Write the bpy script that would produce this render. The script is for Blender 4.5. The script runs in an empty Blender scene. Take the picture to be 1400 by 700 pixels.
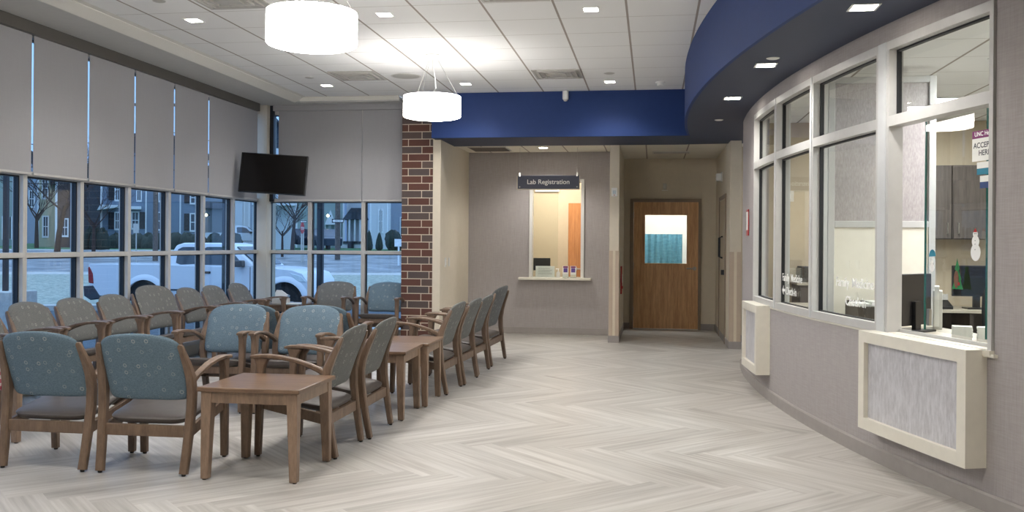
import bpy, math, random
from mathutils import Vector, Matrix
random.seed(7)
sc = bpy.context.scene
COL = sc.collection
R = math.radians
pi = math.pi

# ------------------------------------------------------------------ colour / materials
def lin(c):
    return tuple(((v/255.)/12.92 if v/255. <= .04045 else ((v/255.+.055)/1.055)**2.4) for v in c)

class NT:
    """tiny helper round a node tree"""
    def __init__(s, name):
        s.m = bpy.data.materials.new(name); s.m.use_nodes = True
        s.t = s.m.node_tree; s.t.nodes.clear()
        s.out = s.t.nodes.new('ShaderNodeOutputMaterial')
    def n(s, kind, **kw):
        nd = s.t.nodes.new(kind)
        for k, v in kw.items(): setattr(nd, k, v)
        return nd
    def l(s, a, b): s.t.links.new(a, b)
    def math(s, op, a, b=None, c=None):
        nd = s.n('ShaderNodeMath', operation=op)
        for i, v in enumerate((a, b, c)):
            if v is None: continue
            if hasattr(v, 'is_output'): s.l(v, nd.inputs[i])
            else: nd.inputs[i].default_value = v
        return nd.outputs[0]
    def mix(s, f, a, b):
        nd = s.n('ShaderNodeMix', data_type='RGBA')
        for i, v in ((0, f), (6, a), (7, b)):
            if hasattr(v, 'is_output'): s.l(v, nd.inputs[i])
            elif i == 0: nd.inputs[0].default_value = v
            else: nd.inputs[i].default_value = (*v, 1)
        return nd.outputs[2]
    def coords(s, scale=(1, 1, 1), kind='Object'):
        tc = s.n('ShaderNodeTexCoord'); mp = s.n('ShaderNodeMapping')
        mp.inputs['Scale'].default_value = scale
        s.l(tc.outputs[kind], mp.inputs[0]); return mp.outputs[0]
    def noise(s, vec, scale=5, detail=3, rough=.5):
        nd = s.n('ShaderNodeTexNoise'); nd.inputs['Scale'].default_value = scale
        nd.inputs['Detail'].default_value = detail; nd.inputs['Roughness'].default_value = rough
        if vec: s.l(vec, nd.inputs['Vector'])
        return nd.outputs['Fac']
    def bsdf(s, col, rough=.5, metal=0, spec=.5, bump=None, bstr=.2, bdist=.002, **kw):
        b = s.n('ShaderNodeBsdfPrincipled')
        if hasattr(col, 'is_output'): s.l(col, b.inputs['Base Color'])
        else: b.inputs['Base Color'].default_value = (*col, 1)
        b.inputs['Roughness'].default_value = rough
        b.inputs['Metallic'].default_value = metal
        b.inputs['Specular IOR Level'].default_value = spec
        for k, v in kw.items(): b.inputs[k].default_value = v
        if bump is not None:
            bn = s.n('ShaderNodeBump'); bn.inputs['Strength'].default_value = bstr
            bn.inputs['Distance'].default_value = bdist
            s.l(bump, bn.inputs['Height']); s.l(bn.outputs[0], b.inputs['Normal'])
        s.l(b.outputs[0], s.out.inputs[0]); return b

def ramp(t, f, stops):
    nd = t.n('ShaderNodeValToRGB'); t.l(f, nd.inputs[0])
    e = nd.color_ramp.elements
    while len(e) < len(stops): e.new(.5)
    for el, (p, c) in zip(e, stops): el.position = p; el.color = (*c, 1)
    return nd.outputs[0]

def plain(name, c, rough=.5, metal=0, var=.06, scale=14, spec=.5, bump=0):
    t = NT(name); c = lin(c)
    f = t.noise(t.coords(), scale, 3)
    lo = tuple(v*(1-var) for v in c); hi = tuple(min(1, v*(1+var)) for v in c)
    col = ramp(t, f, [(.3, lo), (.7, hi)])
    t.bsdf(col, rough, metal, spec, bump=f if bump else None, bstr=bump)
    return t.m

def emis(name, c, s):
    t = NT(name); e = t.n('ShaderNodeEmission'); e.inputs[0].default_value = (*lin(c), 1)
    e.inputs[1].default_value = s; t.l(e.outputs[0], t.out.inputs[0]); return t.m

def wood(name, dark, light, scale=(30, 30, 2.2), rough=.42):
    t = NT(name); v = t.coords(scale)
    a = t.noise(v, 1.6, 5, .6); b = t.noise(v, 7, 3, .6)
    f = t.math('ADD', t.math('MULTIPLY', a, .65), t.math('MULTIPLY', b, .35))
    col = ramp(t, f, [(.34, lin(dark)), (.66, lin(light))])
    t.bsdf(col, rough, bump=f, bstr=.06)
    return t.m

def woven(name, c1, c2, rough=.85, su=520, sv=160):
    """wall covering with a fine woven, streaky face"""
    t = NT(name)
    a = t.noise(t.coords((su*.12, su*.12, 6)), 1, 4, .65)
    b = t.noise(t.coords((8, 8, sv*.5)), 1, 3, .6)
    f = t.math('ADD', t.math('MULTIPLY', a, .55), t.math('MULTIPLY', b, .45))
    col = ramp(t, f, [(.36, lin(c1)), (.64, lin(c2))])
    t.bsdf(col, rough, bump=f, bstr=.12, spec=.3)
    return t.m

def tiles(name, x0, y0, sx=.607, sy=.607, c=(236, 236, 234), heavy=(160, 152, 144), light=(186, 182, 176)):
    t = NT(name)
    tc = t.n('ShaderNodeTexCoord'); sp = t.n('ShaderNodeSeparateXYZ'); t.l(tc.outputs['Object'], sp.inputs[0])
    def line(o, x0, s, w):
        d = t.math('DIVIDE', t.math('SUBTRACT', o, x0), s)
        fr = t.math('ABSOLUTE', t.math('SUBTRACT', t.math('FRACT', t.math('ADD', d, .5)), .5))
        return t.math('LESS_THAN', fr, w/s)
    lx = line(sp.outputs[0], x0, sx, .010); ly = line(sp.outputs[1], y0, sy, .0045)
    nz = t.noise(t.coords((1, 1, 1)), 260, 2)
    base = t.mix(t.math('MULTIPLY', nz, .25), lin(c), tuple(v*.82 for v in lin(c)))
    col = t.mix(ly, base, lin(light)); col = t.mix(lx, col, lin(heavy))
    t.bsdf(col, .85, spec=.2, bump=t.math('SUBTRACT', nz, t.math('MULTIPLY', t.math('MAXIMUM', lx, ly), 3)), bstr=.1)
    return t.m

def glass(name, tint=(1, 1, 1), ior=1.5, boost=1.0, haze=0):
    t = NT(name)
    tr = t.n('ShaderNodeBsdfTransparent'); tr.inputs[0].default_value = (*tint, 1)
    gl = t.n('ShaderNodeBsdfGlossy'); gl.inputs['Roughness'].default_value = .005
    fr = t.n('ShaderNodeFresnel'); fr.inputs[0].default_value = ior
    geo = t.n('ShaderNodeNewGeometry')
    f = t.math('MULTIPLY', fr.outputs[0], t.math('SUBTRACT', 1.0, geo.outputs['Backfacing']))
    mx = t.n('ShaderNodeMixShader'); t.l(f, mx.inputs[0]); t.l(tr.outputs[0], mx.inputs[1]); t.l(gl.outputs[0], mx.inputs[2])
    t.l(mx.outputs[0], t.out.inputs[0]); return t.m

M = {}
M['wall_gray'] = woven('grey woven wallcovering', (154, 148, 146), (168, 162, 160), su=1100, sv=300)
M['wall_cream'] = plain('cream paint', (210, 200, 181), .75, var=.02)
M['wall_beige'] = plain('beige paint', (190, 176, 152), .75, var=.02)
M['guard'] = plain('tan corner guard', (188, 170, 150), .5, var=.03)
M['guard_light'] = plain('cream corner guard', (212, 200, 178), .5, var=.03)
M['base'] = plain('grey rubber base', (150, 144, 140), .55, var=.04)
M['blue'] = plain('deep blue paint', (28, 54, 108), .6, var=.03, spec=.3)
M['soffit'] = plain('dark slate blue paint', (50, 58, 80), .6, var=.03)
M['ceil'] = tiles('white lay-in ceiling tiles', -.234, 8.333)
M['ceil_small'] = tiles('cream ceiling tiles', -.10, 13.46, c=(226, 222, 210))
M['plaster'] = plain('painted perimeter ceiling', (186, 186, 184), .8, var=.02)
M['fascia'] = plain('white metal ceiling trim', (216, 214, 206), .5, var=.01)
M['shade_box'] = plain('bronze grey shade pocket', (86, 83, 77), .5, var=.03)
M['shade'] = woven('grey roller shade cloth', (160, 160, 163), (163, 163, 166), .8, 400, 400)
M['alum'] = plain('painted aluminium frame', (186, 185, 182), .38, metal=.0, var=.03)
M['alum_blue'] = plain('clear anodised aluminium', (200, 202, 202), .35, metal=.0, var=.03)
M['gasket'] = plain('black rubber gasket', (16, 18, 22), .5)
M['column'] = plain('ivory column cladding', (196, 190, 176), .55, var=.02)
M['cream_solid'] = plain('ivory solid surface', (222, 217, 203), .35, var=.03)
M['steel'] = plain('brushed steel', (175, 172, 165), .28, metal=.9, var=.05)
M['white'] = plain('white plastic', (232, 232, 228), .4, var=.01)
M['offwhite'] = plain('off white plastic', (205, 204, 198), .5, var=.02)
M['black'] = plain('black plastic', (22, 22, 24), .35, var=.1)
M['screen'] = plain('dark screen glass', (10, 8, 8), .12, var=.1)
M['chairwood'] = wood('oiled maple chair frame', (92, 74, 60), (126, 104, 86), (14, 14, 3))
M['tablewood'] = wood('light maple table frame', (112, 92, 76), (146, 122, 102), (14, 14, 3))
M['tabletop'] = wood('reddish walnut table top', (86, 66, 52), (132, 106, 84), (3, 30, 30), .32)
M['glide'] = plain('black glide', (14, 13, 12), .6)
M['vinyl'] = plain('taupe vinyl', (80, 74, 71), .42, var=.05, scale=30, bump=.1)
M['oak'] = wood('honey oak veneer', (176, 128, 82), (228, 182, 130), (24, 24, 1.3), .38)
M['orange_oak'] = wood('orange oak veneer', (158, 102, 58), (192, 134, 84), (24, 24, 1.3), .4)
M['frame_tan'] = plain('taupe painted door frame', (138, 122, 104), .5, var=.03)
M['cabinet'] = wood('grey brown laminate', (62, 55, 50), (86, 78, 71), (26, 26, 1.6), .5)
M['laminate'] = plain('light laminate', (178, 170, 154), .4, var=.03)
M['red'] = plain('red enamel', (170, 26, 30), .4, var=.04)
M['plum'] = plain('plum print', (112, 30, 92), .5, var=.03)
M['violet'] = plain('violet print', (92, 70, 140), .5, var=.05)
M['teal'] = plain('teal print', (30, 118, 142), .5, var=.03)
M['navy'] = plain('navy print', (34, 62, 112), .5, var=.03)
M['ink'] = plain('dark grey ink', (50, 52, 62), .6)
M['paper'] = plain('white paper', (226, 226, 220), .7, var=.02)
M['sign'] = plain('slate sign face', (62, 66, 84), .5, var=.03)
M['sign_back'] = plain('ivory sign edge', (200, 190, 172), .5, var=.02)
M['green'] = plain('green decal', (24, 120, 62), .5, var=.3, scale=60)
M['brown'] = plain('brown decal', (110, 72, 52), .5, var=.2, scale=60)
M['sill_white'] = plain('white window trim', (214, 212, 206), .4, var=.01)
M['curtain'] = woven('blue privacy curtain', (62, 112, 134), (96, 148, 166), .8, 300, 60)
M['grille'] = plain('light grey metal grille', (176, 174, 168), .45, var=.04)
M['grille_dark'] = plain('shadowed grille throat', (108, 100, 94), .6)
M['glass_out'] = glass('tinted window glass', (.74, .84, .92), 1.45)
M['glass_in'] = glass('clear glass', (.93, .95, .94), 1.45)
M['glass_edge'] = plain('green glass edge', (40, 92, 84), .2)
M['lamp'] = emis('lit pendant drum', (255, 251, 247), 20)
M['lamp_top'] = emis('softly lit drum top', (255, 251, 247), 4)
M['downlamp'] = emis('lit square lens', (255, 248, 236), 22)
M['troffer'] = emis('lit office troffer', (250, 252, 255), 6)
M['porch_lamp'] = emis('lit porch lamp', (255, 225, 170), 12)
M['letters'] = plain('white vinyl letters', (238, 238, 234), .5, var=.01)
M['frost'] = None

# textured glass / resin privacy panels
def frosted(name, c1, c2, s=1):
    t = NT(name)
    v = t.coords((34*s, 34*s, 9*s))
    f = t.noise(v, 1.2, 6, .72); g = t.noise(t.coords((5, 5, 4)), 1, 2)
    h = t.math('ADD', t.math('MULTIPLY', f, .8), t.math('MULTIPLY', g, .2))
    t.bsdf(ramp(t, h, [(.34, lin(c1)), (.64, lin(c2))]), .35, bump=h, bstr=.25)
    return t.m
M['resin'] = frosted('brushed silver resin panel', (166, 164, 167), (206, 205, 208))
M['resin_dark'] = frosted('textured grey privacy panel', (146, 139, 138), (178, 172, 170), 2.6)

# chair fabric: fine weave + small woven rings
def fabric(name, ca, cb_):
    t = NT(name)
    tc = t.n('ShaderNodeTexCoord'); sp = t.n('ShaderNodeSeparateXYZ'); t.l(tc.outputs['Object'], sp.inputs[0])
    cb = t.n('ShaderNodeCombineXYZ'); t.l(sp.outputs[0], cb.inputs[0]); t.l(sp.outputs[2], cb.inputs[1])
    vo = t.n('ShaderNodeTexVoronoi', voronoi_dimensions='2D'); vo.inputs['Scale'].default_value = 12.5
    vo.inputs['Randomness'].default_value = .85; t.l(cb.outputs[0], vo.inputs['Vector'])
    ring = t.math('LESS_THAN', t.math('ABSOLUTE', t.math('SUBTRACT', vo.outputs['Distance'], .120)), .030)
    sel = t.n('ShaderNodeSeparateXYZ'); t.l(vo.outputs['Color'], sel.inputs[0])
    ring = t.math('MULTIPLY', ring, t.math('ADD', t.math('MULTIPLY', sel.outputs[0], .75), .1))
    w = t.noise(t.coords((420, 420, 420)), 1, 2, .6)
    w2 = t.noise(t.coords((90, 90, 200)), 1, 2, .6)
    base = ramp(t, t.math('ADD', t.math('MULTIPLY', w, .5), t.math('MULTIPLY', w2, .5)),
                [(.35, lin(ca)), (.65, lin(cb_))])
    col = t.mix(t.math('MULTIPLY', ring, .55), base, lin((196, 196, 188)))
    t.bsdf(col, .85, spec=.25, bump=w, bstr=.15)
    return t.m
M['fabric'] = fabric('blue grey ringed upholstery', (84, 103, 118), (114, 134, 147))
M['fabric_grey'] = fabric('warm grey ringed upholstery', (95, 97, 96), (123, 124, 122))

def brick():
    t = NT('red and grey utility brick')
    tc = t.n('ShaderNodeTexCoord'); sp = t.n('ShaderNodeSeparateXYZ'); t.l(tc.outputs['Object'], sp.inputs[0])
    cb = t.n('ShaderNodeCombineXYZ')
    t.l(t.math('ADD', sp.outputs[0], sp.outputs[1]), cb.inputs[0]); t.l(sp.outputs[2], cb.inputs[1])
    b = t.n('ShaderNodeTexBrick'); t.l(cb.outputs[0], b.inputs['Vector'])
    b.offset = .37; b.inputs['Scale'].default_value = 1
    b.inputs['Brick Width'].default_value = .305; b.inputs['Row Height'].default_value = .1016
    b.inputs['Mortar Size'].default_value = .0055; b.inputs['Mortar Smooth'].default_value = .1
    b.inputs['Color1'].default_value = (0, 0, 0, 1); b.inputs['Color2'].default_value = (1, 1, 1, 1)
    b.inputs['Mortar'].default_value = (0, 0, 0, 1)
    tone = ramp(t, b.outputs['Color'], [(.0, lin((104, 72, 62))), (.5, lin((94, 64, 57))), (.62, lin((96, 84, 80))), (1, lin((84, 78, 78)))])
    nz = t.noise(t.coords(), 60, 4)
    tone = t.mix(t.math('MULTIPLY', nz, .35), tone, lin((74, 58, 54)))
    col = t.mix(b.outputs['Fac'], tone, lin((196, 182, 164)))
    t.bsdf(col, .85, spec=.2, bump=t.math('SUBTRACT', nz, t.math('MULTIPLY', b.outputs['Fac'], 3)), bstr=.3)
    return t.m
M['brick'] = brick()

def floor_mat():
    t = NT('pale limed oak herringbone vinyl')
    uv = t.n('ShaderNodeUVMap'); uv.uv_map = 'UVMap'
    at = t.n('ShaderNodeAttribute'); at.attribute_name = 'tone'
    mp = t.n('ShaderNodeMapping'); t.l(uv.outputs[0], mp.inputs[0]); mp.inputs['Scale'].default_value = (1.1, 30, 1)
    cb = t.n('ShaderNodeVectorMath', operation='ADD'); t.l(mp.outputs[0], cb.inputs[0])
    sc_ = t.n('ShaderNodeVectorMath', operation='SCALE'); t.l(at.outputs['Vector'], sc_.inputs[0]); sc_.inputs['Scale'].default_value = 60
    t.l(sc_.outputs[0], cb.inputs[1])
    a = t.noise(cb.outputs[0], 1.0, 4, .6)
    mp2 = t.n('ShaderNodeMapping'); t.l(uv.outputs[0], mp2.inputs[0]); mp2.inputs['Scale'].default_value = (.8, 9, 1)
    c2 = t.n('ShaderNodeVectorMath', operation='ADD'); t.l(mp2.outputs[0], c2.inputs[0]); t.l(sc_.outputs[0], c2.inputs[1])
    b = t.noise(c2.outputs[0], 1.0, 3, .5)
    f = t.math('ADD', t.math('MULTIPLY', a, .55), t.math('MULTIPLY', b, .45))
    col = ramp(t, f, [(.3, lin((142, 136, 130))), (.48, lin((173, 169, 163))), (.7, lin((200, 197, 192)))])
    k = t.math('ADD', t.math('MULTIPLY', at.outputs['Fac'], .14), .90)
    vm = t.n('ShaderNodeVectorMath', operation='SCALE'); t.l(col, vm.inputs[0]); t.l(k, vm.inputs['Scale'])
    t.bsdf(vm.outputs[0], .38, spec=.35, bump=a, bstr=.03)
    return t.m
M['floor'] = floor_mat()

def siding(name, c, pitch=.12):
    t = NT(name)
    tc = t.n('ShaderNodeTexCoord'); sp = t.n('ShaderNodeSeparateXYZ'); t.l(tc.outputs['Object'], sp.inputs[0])
    fr = t.math('FRACT', t.math('DIVIDE', sp.outputs[2], pitch))
    c = lin(c)
    col = ramp(t, fr, [(0, tuple(v*.7 for v in c)), (.12, c), (1, c)])
    t.bsdf(col, .7, bump=fr, bstr=.4, bdist=.02); return t.m

def ground(name, c1, c2, s=3, rough=.9, **kw):
    t = NT(name); f = t.noise(t.coords((1, 1, 1)), s, 6, .7)
    t.bsdf(ramp(t, f, [(.35, lin(c1)), (.65, lin(c2))]), rough, spec=.3); return t.m
M['asphalt'] = ground('wet asphalt', (88, 92, 97), (146, 150, 154), .7, .6)
M['parking'] = ground('dark parking asphalt', (64, 72, 80), (84, 92, 100), 4)
M['winter_grass'] = ground('pale winter grass', (108, 118, 110), (172, 176, 164), 7)
M['lawn'] = ground('green lawn', (44, 84, 54), (76, 116, 78), 4)
M['concrete'] = ground('concrete kerb', (160, 160, 158), (186, 186, 182), 6)
M['hedge'] = ground('dark hedge leaves', (24, 32, 30), (56, 66, 58), 14)
M['bark'] = ground('dark bark', (48, 40, 38), (78, 66, 60), 20)
M['pole_wood'] = ground('weathered pole', (78, 72, 70), (108, 100, 94), 10)
M['sid_white'] = siding('white clapboard', (206, 210, 214))
M['sid_blue'] = siding('slate blue clapboard', (116, 132, 150))
M['sid_green'] = siding('pale green clapboard', (150, 168, 164))
M['sid_cream'] = siding('cream clapboard', (190, 188, 160))
M['sid_brown'] = siding('dark brown clapboard', (78, 66, 66))
M['sid_grey'] = siding('light grey clapboard', (150, 160, 176))
M['roof'] = ground('dark shingles', (52, 58, 66), (78, 84, 92), 10)
M['shutter'] = plain('black shutter', (26, 28, 34), .6)
M['trimw'] = plain('white house trim', (222, 226, 228), .6)
M['pane_dark'] = plain('dark house glazing', (60, 72, 84), .15, var=.3, scale=3)
M['paint_truck'] = plain('white car paint', (208, 214, 222), .2, var=.01, **{'spec': .6})
M['rubber'] = plain('tyre rubber', (20, 20, 22), .8)
M['dark_metal'] = plain('dark painted steel', (24, 30, 38), .5)
M['bumper'] = plain('dark bumper plastic', (44, 52, 62), .4)
M['carglass'] = plain('car window glass', (44, 60, 74), .08)
M['taillight'] = plain('red tail lamp lens', (140, 24, 30), .2)
M['headlight'] = plain('clear headlamp lens', (200, 212, 216), .12)
M['dark_car'] = plain('dark blue car paint', (36, 46, 66), .25)

def plaid():
    t = NT('red and white plaid cloth')
    tc = t.n('ShaderNodeTexCoord'); sp = t.n('ShaderNodeSeparateXYZ'); t.l(tc.outputs['Object'], sp.inputs[0])
    def st(o, s):
        return t.math('GREATER_THAN', t.math('FRACT', t.math('DIVIDE', o, s)), .5)
    a = st(t.math('ADD', sp.outputs[0], .01), .05); b = st(t.math('ADD', sp.outputs[2], sp.outputs[1]), .05)
    f = t.math('MULTIPLY', t.math('ADD', a, b), .5)
    t.bsdf(ramp(t, f, [(.2, lin((205, 196, 190))), (.5, lin((178, 90, 92))), (.9, lin((140, 26, 34)))]), .9); return t.m
M['plaid'] = plaid()

# ------------------------------------------------------------------ mesh builder
class MB:
    def __init__(s): s.v = []; s.f = []
    def add(s, vs, fs):
        o = len(s.v); s.v += [tuple(p) for p in vs]; s.f += [tuple(i+o for i in f) for f in fs]; return s
    def box(s, x0, y0, z0, x1, y1, z1, rot=0, piv=(0, 0)):
        x0, x1 = sorted((x0, x1)); y0, y1 = sorted((y0, y1)); z0, z1 = sorted((z0, z1))
        P = [(x, y, z) for z in (z0, z1) for x, y in ((x0, y0), (x1, y0), (x1, y1), (x0, y1))]
        if rot:
            c, n = math.cos(rot), math.sin(rot)
            P = [(piv[0]+(x-piv[0])*c-(y-piv[1])*n, piv[1]+(x-piv[0])*n+(y-piv[1])*c, z) for x, y, z in P]
        return s.add(P, [(3, 2, 1, 0), (4, 5, 6, 7), (0, 1, 5, 4), (1, 2, 6, 5), (2, 3, 7, 6), (3, 0, 4, 7)])
    def prism(s, poly, z0, z1):
        n = len(poly)
        P = [(x, y, z0) for x, y in poly]+[(x, y, z1) for x, y in poly]
        return s.add(P, [tuple(range(n))[::-1], tuple(range(n, 2*n))]+[(i, (i+1) % n, (i+1) % n+n, i+n) for i in range(n)])
    def extr(s, poly, axis, a, b):
        """polygon of (u, v) pairs extruded along axis 'x' (u=y,v=z) or 'y' (u=x,v=z)"""
        n = len(poly)
        if axis == 'y': P = [(u, a, v) for u, v in poly]+[(u, b, v) for u, v in poly]
        else: P = [(a, u, v) for u, v in poly]+[(b, u, v) for u, v in poly]
        return s.add(P, [tuple(range(n)), tuple(range(n, 2*n))[::-1]]+[(i+n, (i+1) % n+n, (i+1) % n, i) for i in range(n)])
    def strip(s, secs, closed=True, caps=True):
        """loft between equal rings"""
        n = len(secs[0]); P = [p for q in secs for p in q]; F = []
        for k in range(len(secs)-1):
            for i in range(n if closed else n-1):
                j = (i+1) % n
                F.append((k*n+i, k*n+j, (k+1)*n+j, (k+1)*n+i))
        if caps: F += [tuple(range(n))[::-1], tuple(range((len(secs)-1)*n, len(secs)*n))]
        return s.add(P, F)
    def sweep_yz(s, pts, x=None, cham=.25):
        """bar whose centre line lies in a YZ plane: pts = (x, y, z, width_x, depth)"""
        secs = []
        for i, (px, y, z, w, d) in enumerate(pts):
            a = pts[max(0, i-1)]; b = pts[min(len(pts)-1, i+1)]
            ty, tz = b[1]-a[1], b[2]-a[2]; L = math.hypot(ty, tz) or 1
            ny, nz = tz/L, -ty/L
            hw, hd = w/2, d/2; c = min(hw, hd)*cham
            ring = [(-hw+c, -hd), (hw-c, -hd), (hw, -hd+c), (hw, hd-c), (hw-c, hd), (-hw+c, hd), (-hw, hd-c), (-hw, -hd+c)]
            secs.append([(px+u, y+v*ny, z+v*nz) for u, v in ring])
        return s.strip(secs)
    def tube(s, pts, r, n=8):
        pts = [Vector(p) for p in pts]; secs = []
        for i, p in enumerate(pts):
            d = (pts[min(len(pts)-1, i+1)]-pts[max(0, i-1)]).normalized()
            u = d.cross(Vector((0, 0, 1))) if abs(d.z) < .95 else d.cross(Vector((1, 0, 0)))
            u.normalize(); w = d.cross(u); rr = r[i] if isinstance(r, (list, tuple)) else r
            secs.append([tuple(p+(u*math.cos(a)+w*math.sin(a))*rr) for a in [2*pi*k/n for k in range(n)]])
        return s.strip(secs)
    def lathe(s, prof, c=(0, 0), n=32, caps=True):
        secs = [[(c[0]+r*math.cos(2*pi*k/n), c[1]+r*math.sin(2*pi*k/n), z) for k in range(n)] for r, z in prof]
        return s.strip(secs, caps=caps)
    def disc_y(s, cx, y0, y1, cz, r, n=24):
        secs = [[(cx+r*math.cos(2*pi*k/n), y, cz+r*math.sin(2*pi*k/n)) for k in range(n)] for y in (y0, y1)]
        return s.strip(secs)
    def pillow(s, outline, t_front, t_back, surf, rings=(0, .45, .75, .9, .97, 1.)):
        """outline: list of (u, v); surf(u, v, off) -> xyz"""
        n = len(outline); cu = sum(u for u, v in outline)/n; cv = sum(v for u, v in outline)/n
        def prof(r): return max(0, 1-r**5)**.5
        layers = []
        for side, T in ((1, t_front), (-1, t_back)):
            seq = []
            for r in rings[1:]:
                seq.append([surf(cu+(u-cu)*r, cv+(v-cv)*r, side*T*prof(r)) for u, v in outline])
            layers.append((seq, surf(cu, cv, side*T)))
        P = []; F = []
        fs, fc = layers[0]; bs, bc = layers[1]
        chain = fs+bs[:-1][::-1]
        for q in chain: P += q
        for k in range(len(chain)-1):
            for i in range(n):
                j = (i+1) % n; F.append((k*n+i, (k+1)*n+i, (k+1)*n+j, k*n+j))
        P.append(fc); ci = len(P)-1
        for i in range(n): F.append((ci, i, (i+1) % n))
        P.append(bc); ci = len(P)-1; b0 = (len(chain)-1)*n
        for i in range(n): F.append((ci, b0+(i+1) % n, b0+i))
        return s.add(P, F)

def obj(name, mb, mat, parent=None, label=None, bevel=0, smooth=None, kind=None, cat=None, group=None, loc=None):
    me = bpy.data.meshes.new(name); me.from_pydata(mb.v, [], mb.f); me.update()
    import bmesh
    bm = bmesh.new(); bm.from_mesh(me); bmesh.ops.recalc_face_normals(bm, faces=bm.faces); bm.to_mesh(me); bm.free()
    me.materials.append(M[mat] if isinstance(mat, str) else mat)
    if smooth is not None:
        me.polygons.foreach_set('use_smooth', [True]*len(me.polygons)); me.set_sharp_from_angle(angle=R(smooth))
    o = bpy.data.objects.new(name, me); COL.objects.link(o)
    if bevel:
        md = o.modifiers.new('bevel', 'BEVEL'); md.width = bevel; md.segments = 2; md.limit_method = 'ANGLE'; md.angle_limit = R(40)
    if parent is not None: o.parent = parent
    if loc: o.location = loc
    tag(o, label, cat, group, kind); return o

def tag(o, label=None, cat=None, group=None, kind=None):
    if label: o['label'] = label
    if cat: o['category'] = cat
    if group: o['group'] = group
    if kind: o['kind'] = kind
    return o

def thing(name, label, cat, loc=(0, 0, 0), rz=0, group=None):
    o = bpy.data.objects.new(name, None); COL.objects.link(o); o.empty_display_size = .1
    o.location = loc; o.rotation_euler = (0, 0, rz)
    return tag(o, label, cat, group)

def kids(o): return [c for c in COL.objects if c.parent is o]
def dup(root, loc, rz, label, group=None):
    def cp(o, par):
        c = o.copy(); COL.objects.link(c); c.parent = par
        for ch in kids(o): cp(ch, c)
        return c
    r = cp(root, None); r.location = loc; r.rotation_euler = (0, 0, rz); r['label'] = label
    if group: r['group'] = group
    return r

def text(name, body, size, mat, parent, M4, extr=.001, align='LEFT', sx=1, squeeze=1):
    cu = bpy.data.curves.new(name, 'FONT'); cu.body = body; cu.size = size; cu.extrude = extr
    cu.align_x = align; cu.space_character = squeeze; cu.offset = size*.012
    tmp = bpy.data.objects.new('tmp_text', cu); COL.objects.link(tmp)
    bpy.context.view_layer.update()
    me = bpy.data.meshes.new_from_object(tmp); bpy.data.objects.remove(tmp)
    me.transform(Matrix.Diagonal((sx, 1, 1, 1))); me.transform(M4)
    me.materials.clear(); me.materials.append(M[mat])
    o = bpy.data.objects.new(name, me); COL.objects.link(o); o.parent = parent
    return o

def frame(o, ex, ey, ez):
    """matrix whose columns are the given axes, origin o"""
    return Matrix(((ex[0], ey[0], ez[0], o[0]), (ex[1], ey[1], ez[1], o[1]), (ex[2], ey[2], ez[2], o[2]), (0, 0, 0, 1)))

S = 'structure'
# ------------------------------------------------------------------ room dimensions (metres; camera stands at the origin, 1.40 up)
XL, YB = -5.65, 12.80              # window planes, left and far
ZC, ZP = 3.436, 3.37               # main ceiling, perimeter ceiling
ZS = 2.835                         # underside of the blue soffit
XC, YC, RW = 16.6, 10.1, 15.6      # curved reception wall
XS_, YS_, RS = 19.95, 10.385, 19.6 # curved blue soffit
def phi(Y, R0=RW): return math.asin((Y-YC)/R0)
def cw(Y, off=0):
    """point on the curved wall nearest Y; off > 0 towards the room"""
    a = phi(Y); r = RW+off
    return (XC-r*math.cos(a), YC+r*math.sin(a))
def cs(Y):
    return (XS_-math.sqrt(RS**2-(Y-YS_)**2), Y)
def rng(a, b, n): return [a+(b-a)*i/n for i in range(n+1)]
def arcbox(mb, Y0, Y1, off0, off1, z0, z1, n=None):
    n = n or max(2, int(abs(Y1-Y0)/.22))
    secs = []
    for Y in rng(Y0, Y1, n):
        a = cw(Y, off0); b = cw(Y, off1)
        secs.append([(*a, z0), (*b, z0), (*b, z1), (*a, z1)])
    return mb.strip(secs)

# ------------------------------------------------------------------ floor (herringbone planks, one mesh)
def make_floor():
    w = .1746; n = 7; L = n*w; c = math.sqrt(.5)
    vs, fs, uvs, tone = [], [], [], []
    x0, x1, y0, y1 = -6.0, 8.2, -3.2, 16.4
    oy = 6.31
    def addp(p0, q0, p1, q1, along_p):
        cs_ = [(p0, q0), (p1, q0), (p1, q1), (p0, q1)]
        W = [((p+q)*c, (p-q)*c*-1+oy) for p, q in cs_]
        if max(a[0] for a in W) < x0 or min(a[0] for a in W) > x1 or max(a[1] for a in W) < y0 or min(a[1] for a in W) > y1: return
        W = [(min(max(a, x0), x1), min(max(b, y0), y1)) for a, b in W]
        o = len(vs); vs.extend([(a, b, 0) for a, b in W]); fs.append((o, o+1, o+2, o+3))
        if along_p: u = [(0, 0), (L, 0), (L, w), (0, w)]
        else: u = [(0, 0), (0, w), (L, w), (L, 0)]
        uvs.append(u); tone.append(random.random())
    for j in range(-16, 17):
        for k in range(-90, 91):
            sx, sy = k*w+j*L, k*w-j*L
            addp(sx, sy, sx+L, sy+w, True)
            addp(sx+L, sy+w-L, sx+L+w, sy+w, False)
    me = bpy.data.meshes.new('floor'); me.from_pydata(vs, [], fs); me.update()
    ul = me.uv_layers.new(name='UVMap')
    ca = me.attributes.new('tone', 'FLOAT', 'FACE')
    for pi_, p in enumerate(me.polygons):
        for li, q in zip(p.loop_indices, uvs[pi_]): ul.data[li].uv = q
        ca.data[pi_].value = tone[pi_]
    me.materials.append(M['floor'])
    o = bpy.data.objects.new('floor', me); COL.objects.link(o); o['kind'] = S
    mb = MB().box(x0, y0, -.35, x1, y1, -.004)
    obj('floor_slab', mb, 'concrete', kind=S)
make_floor()

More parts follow.
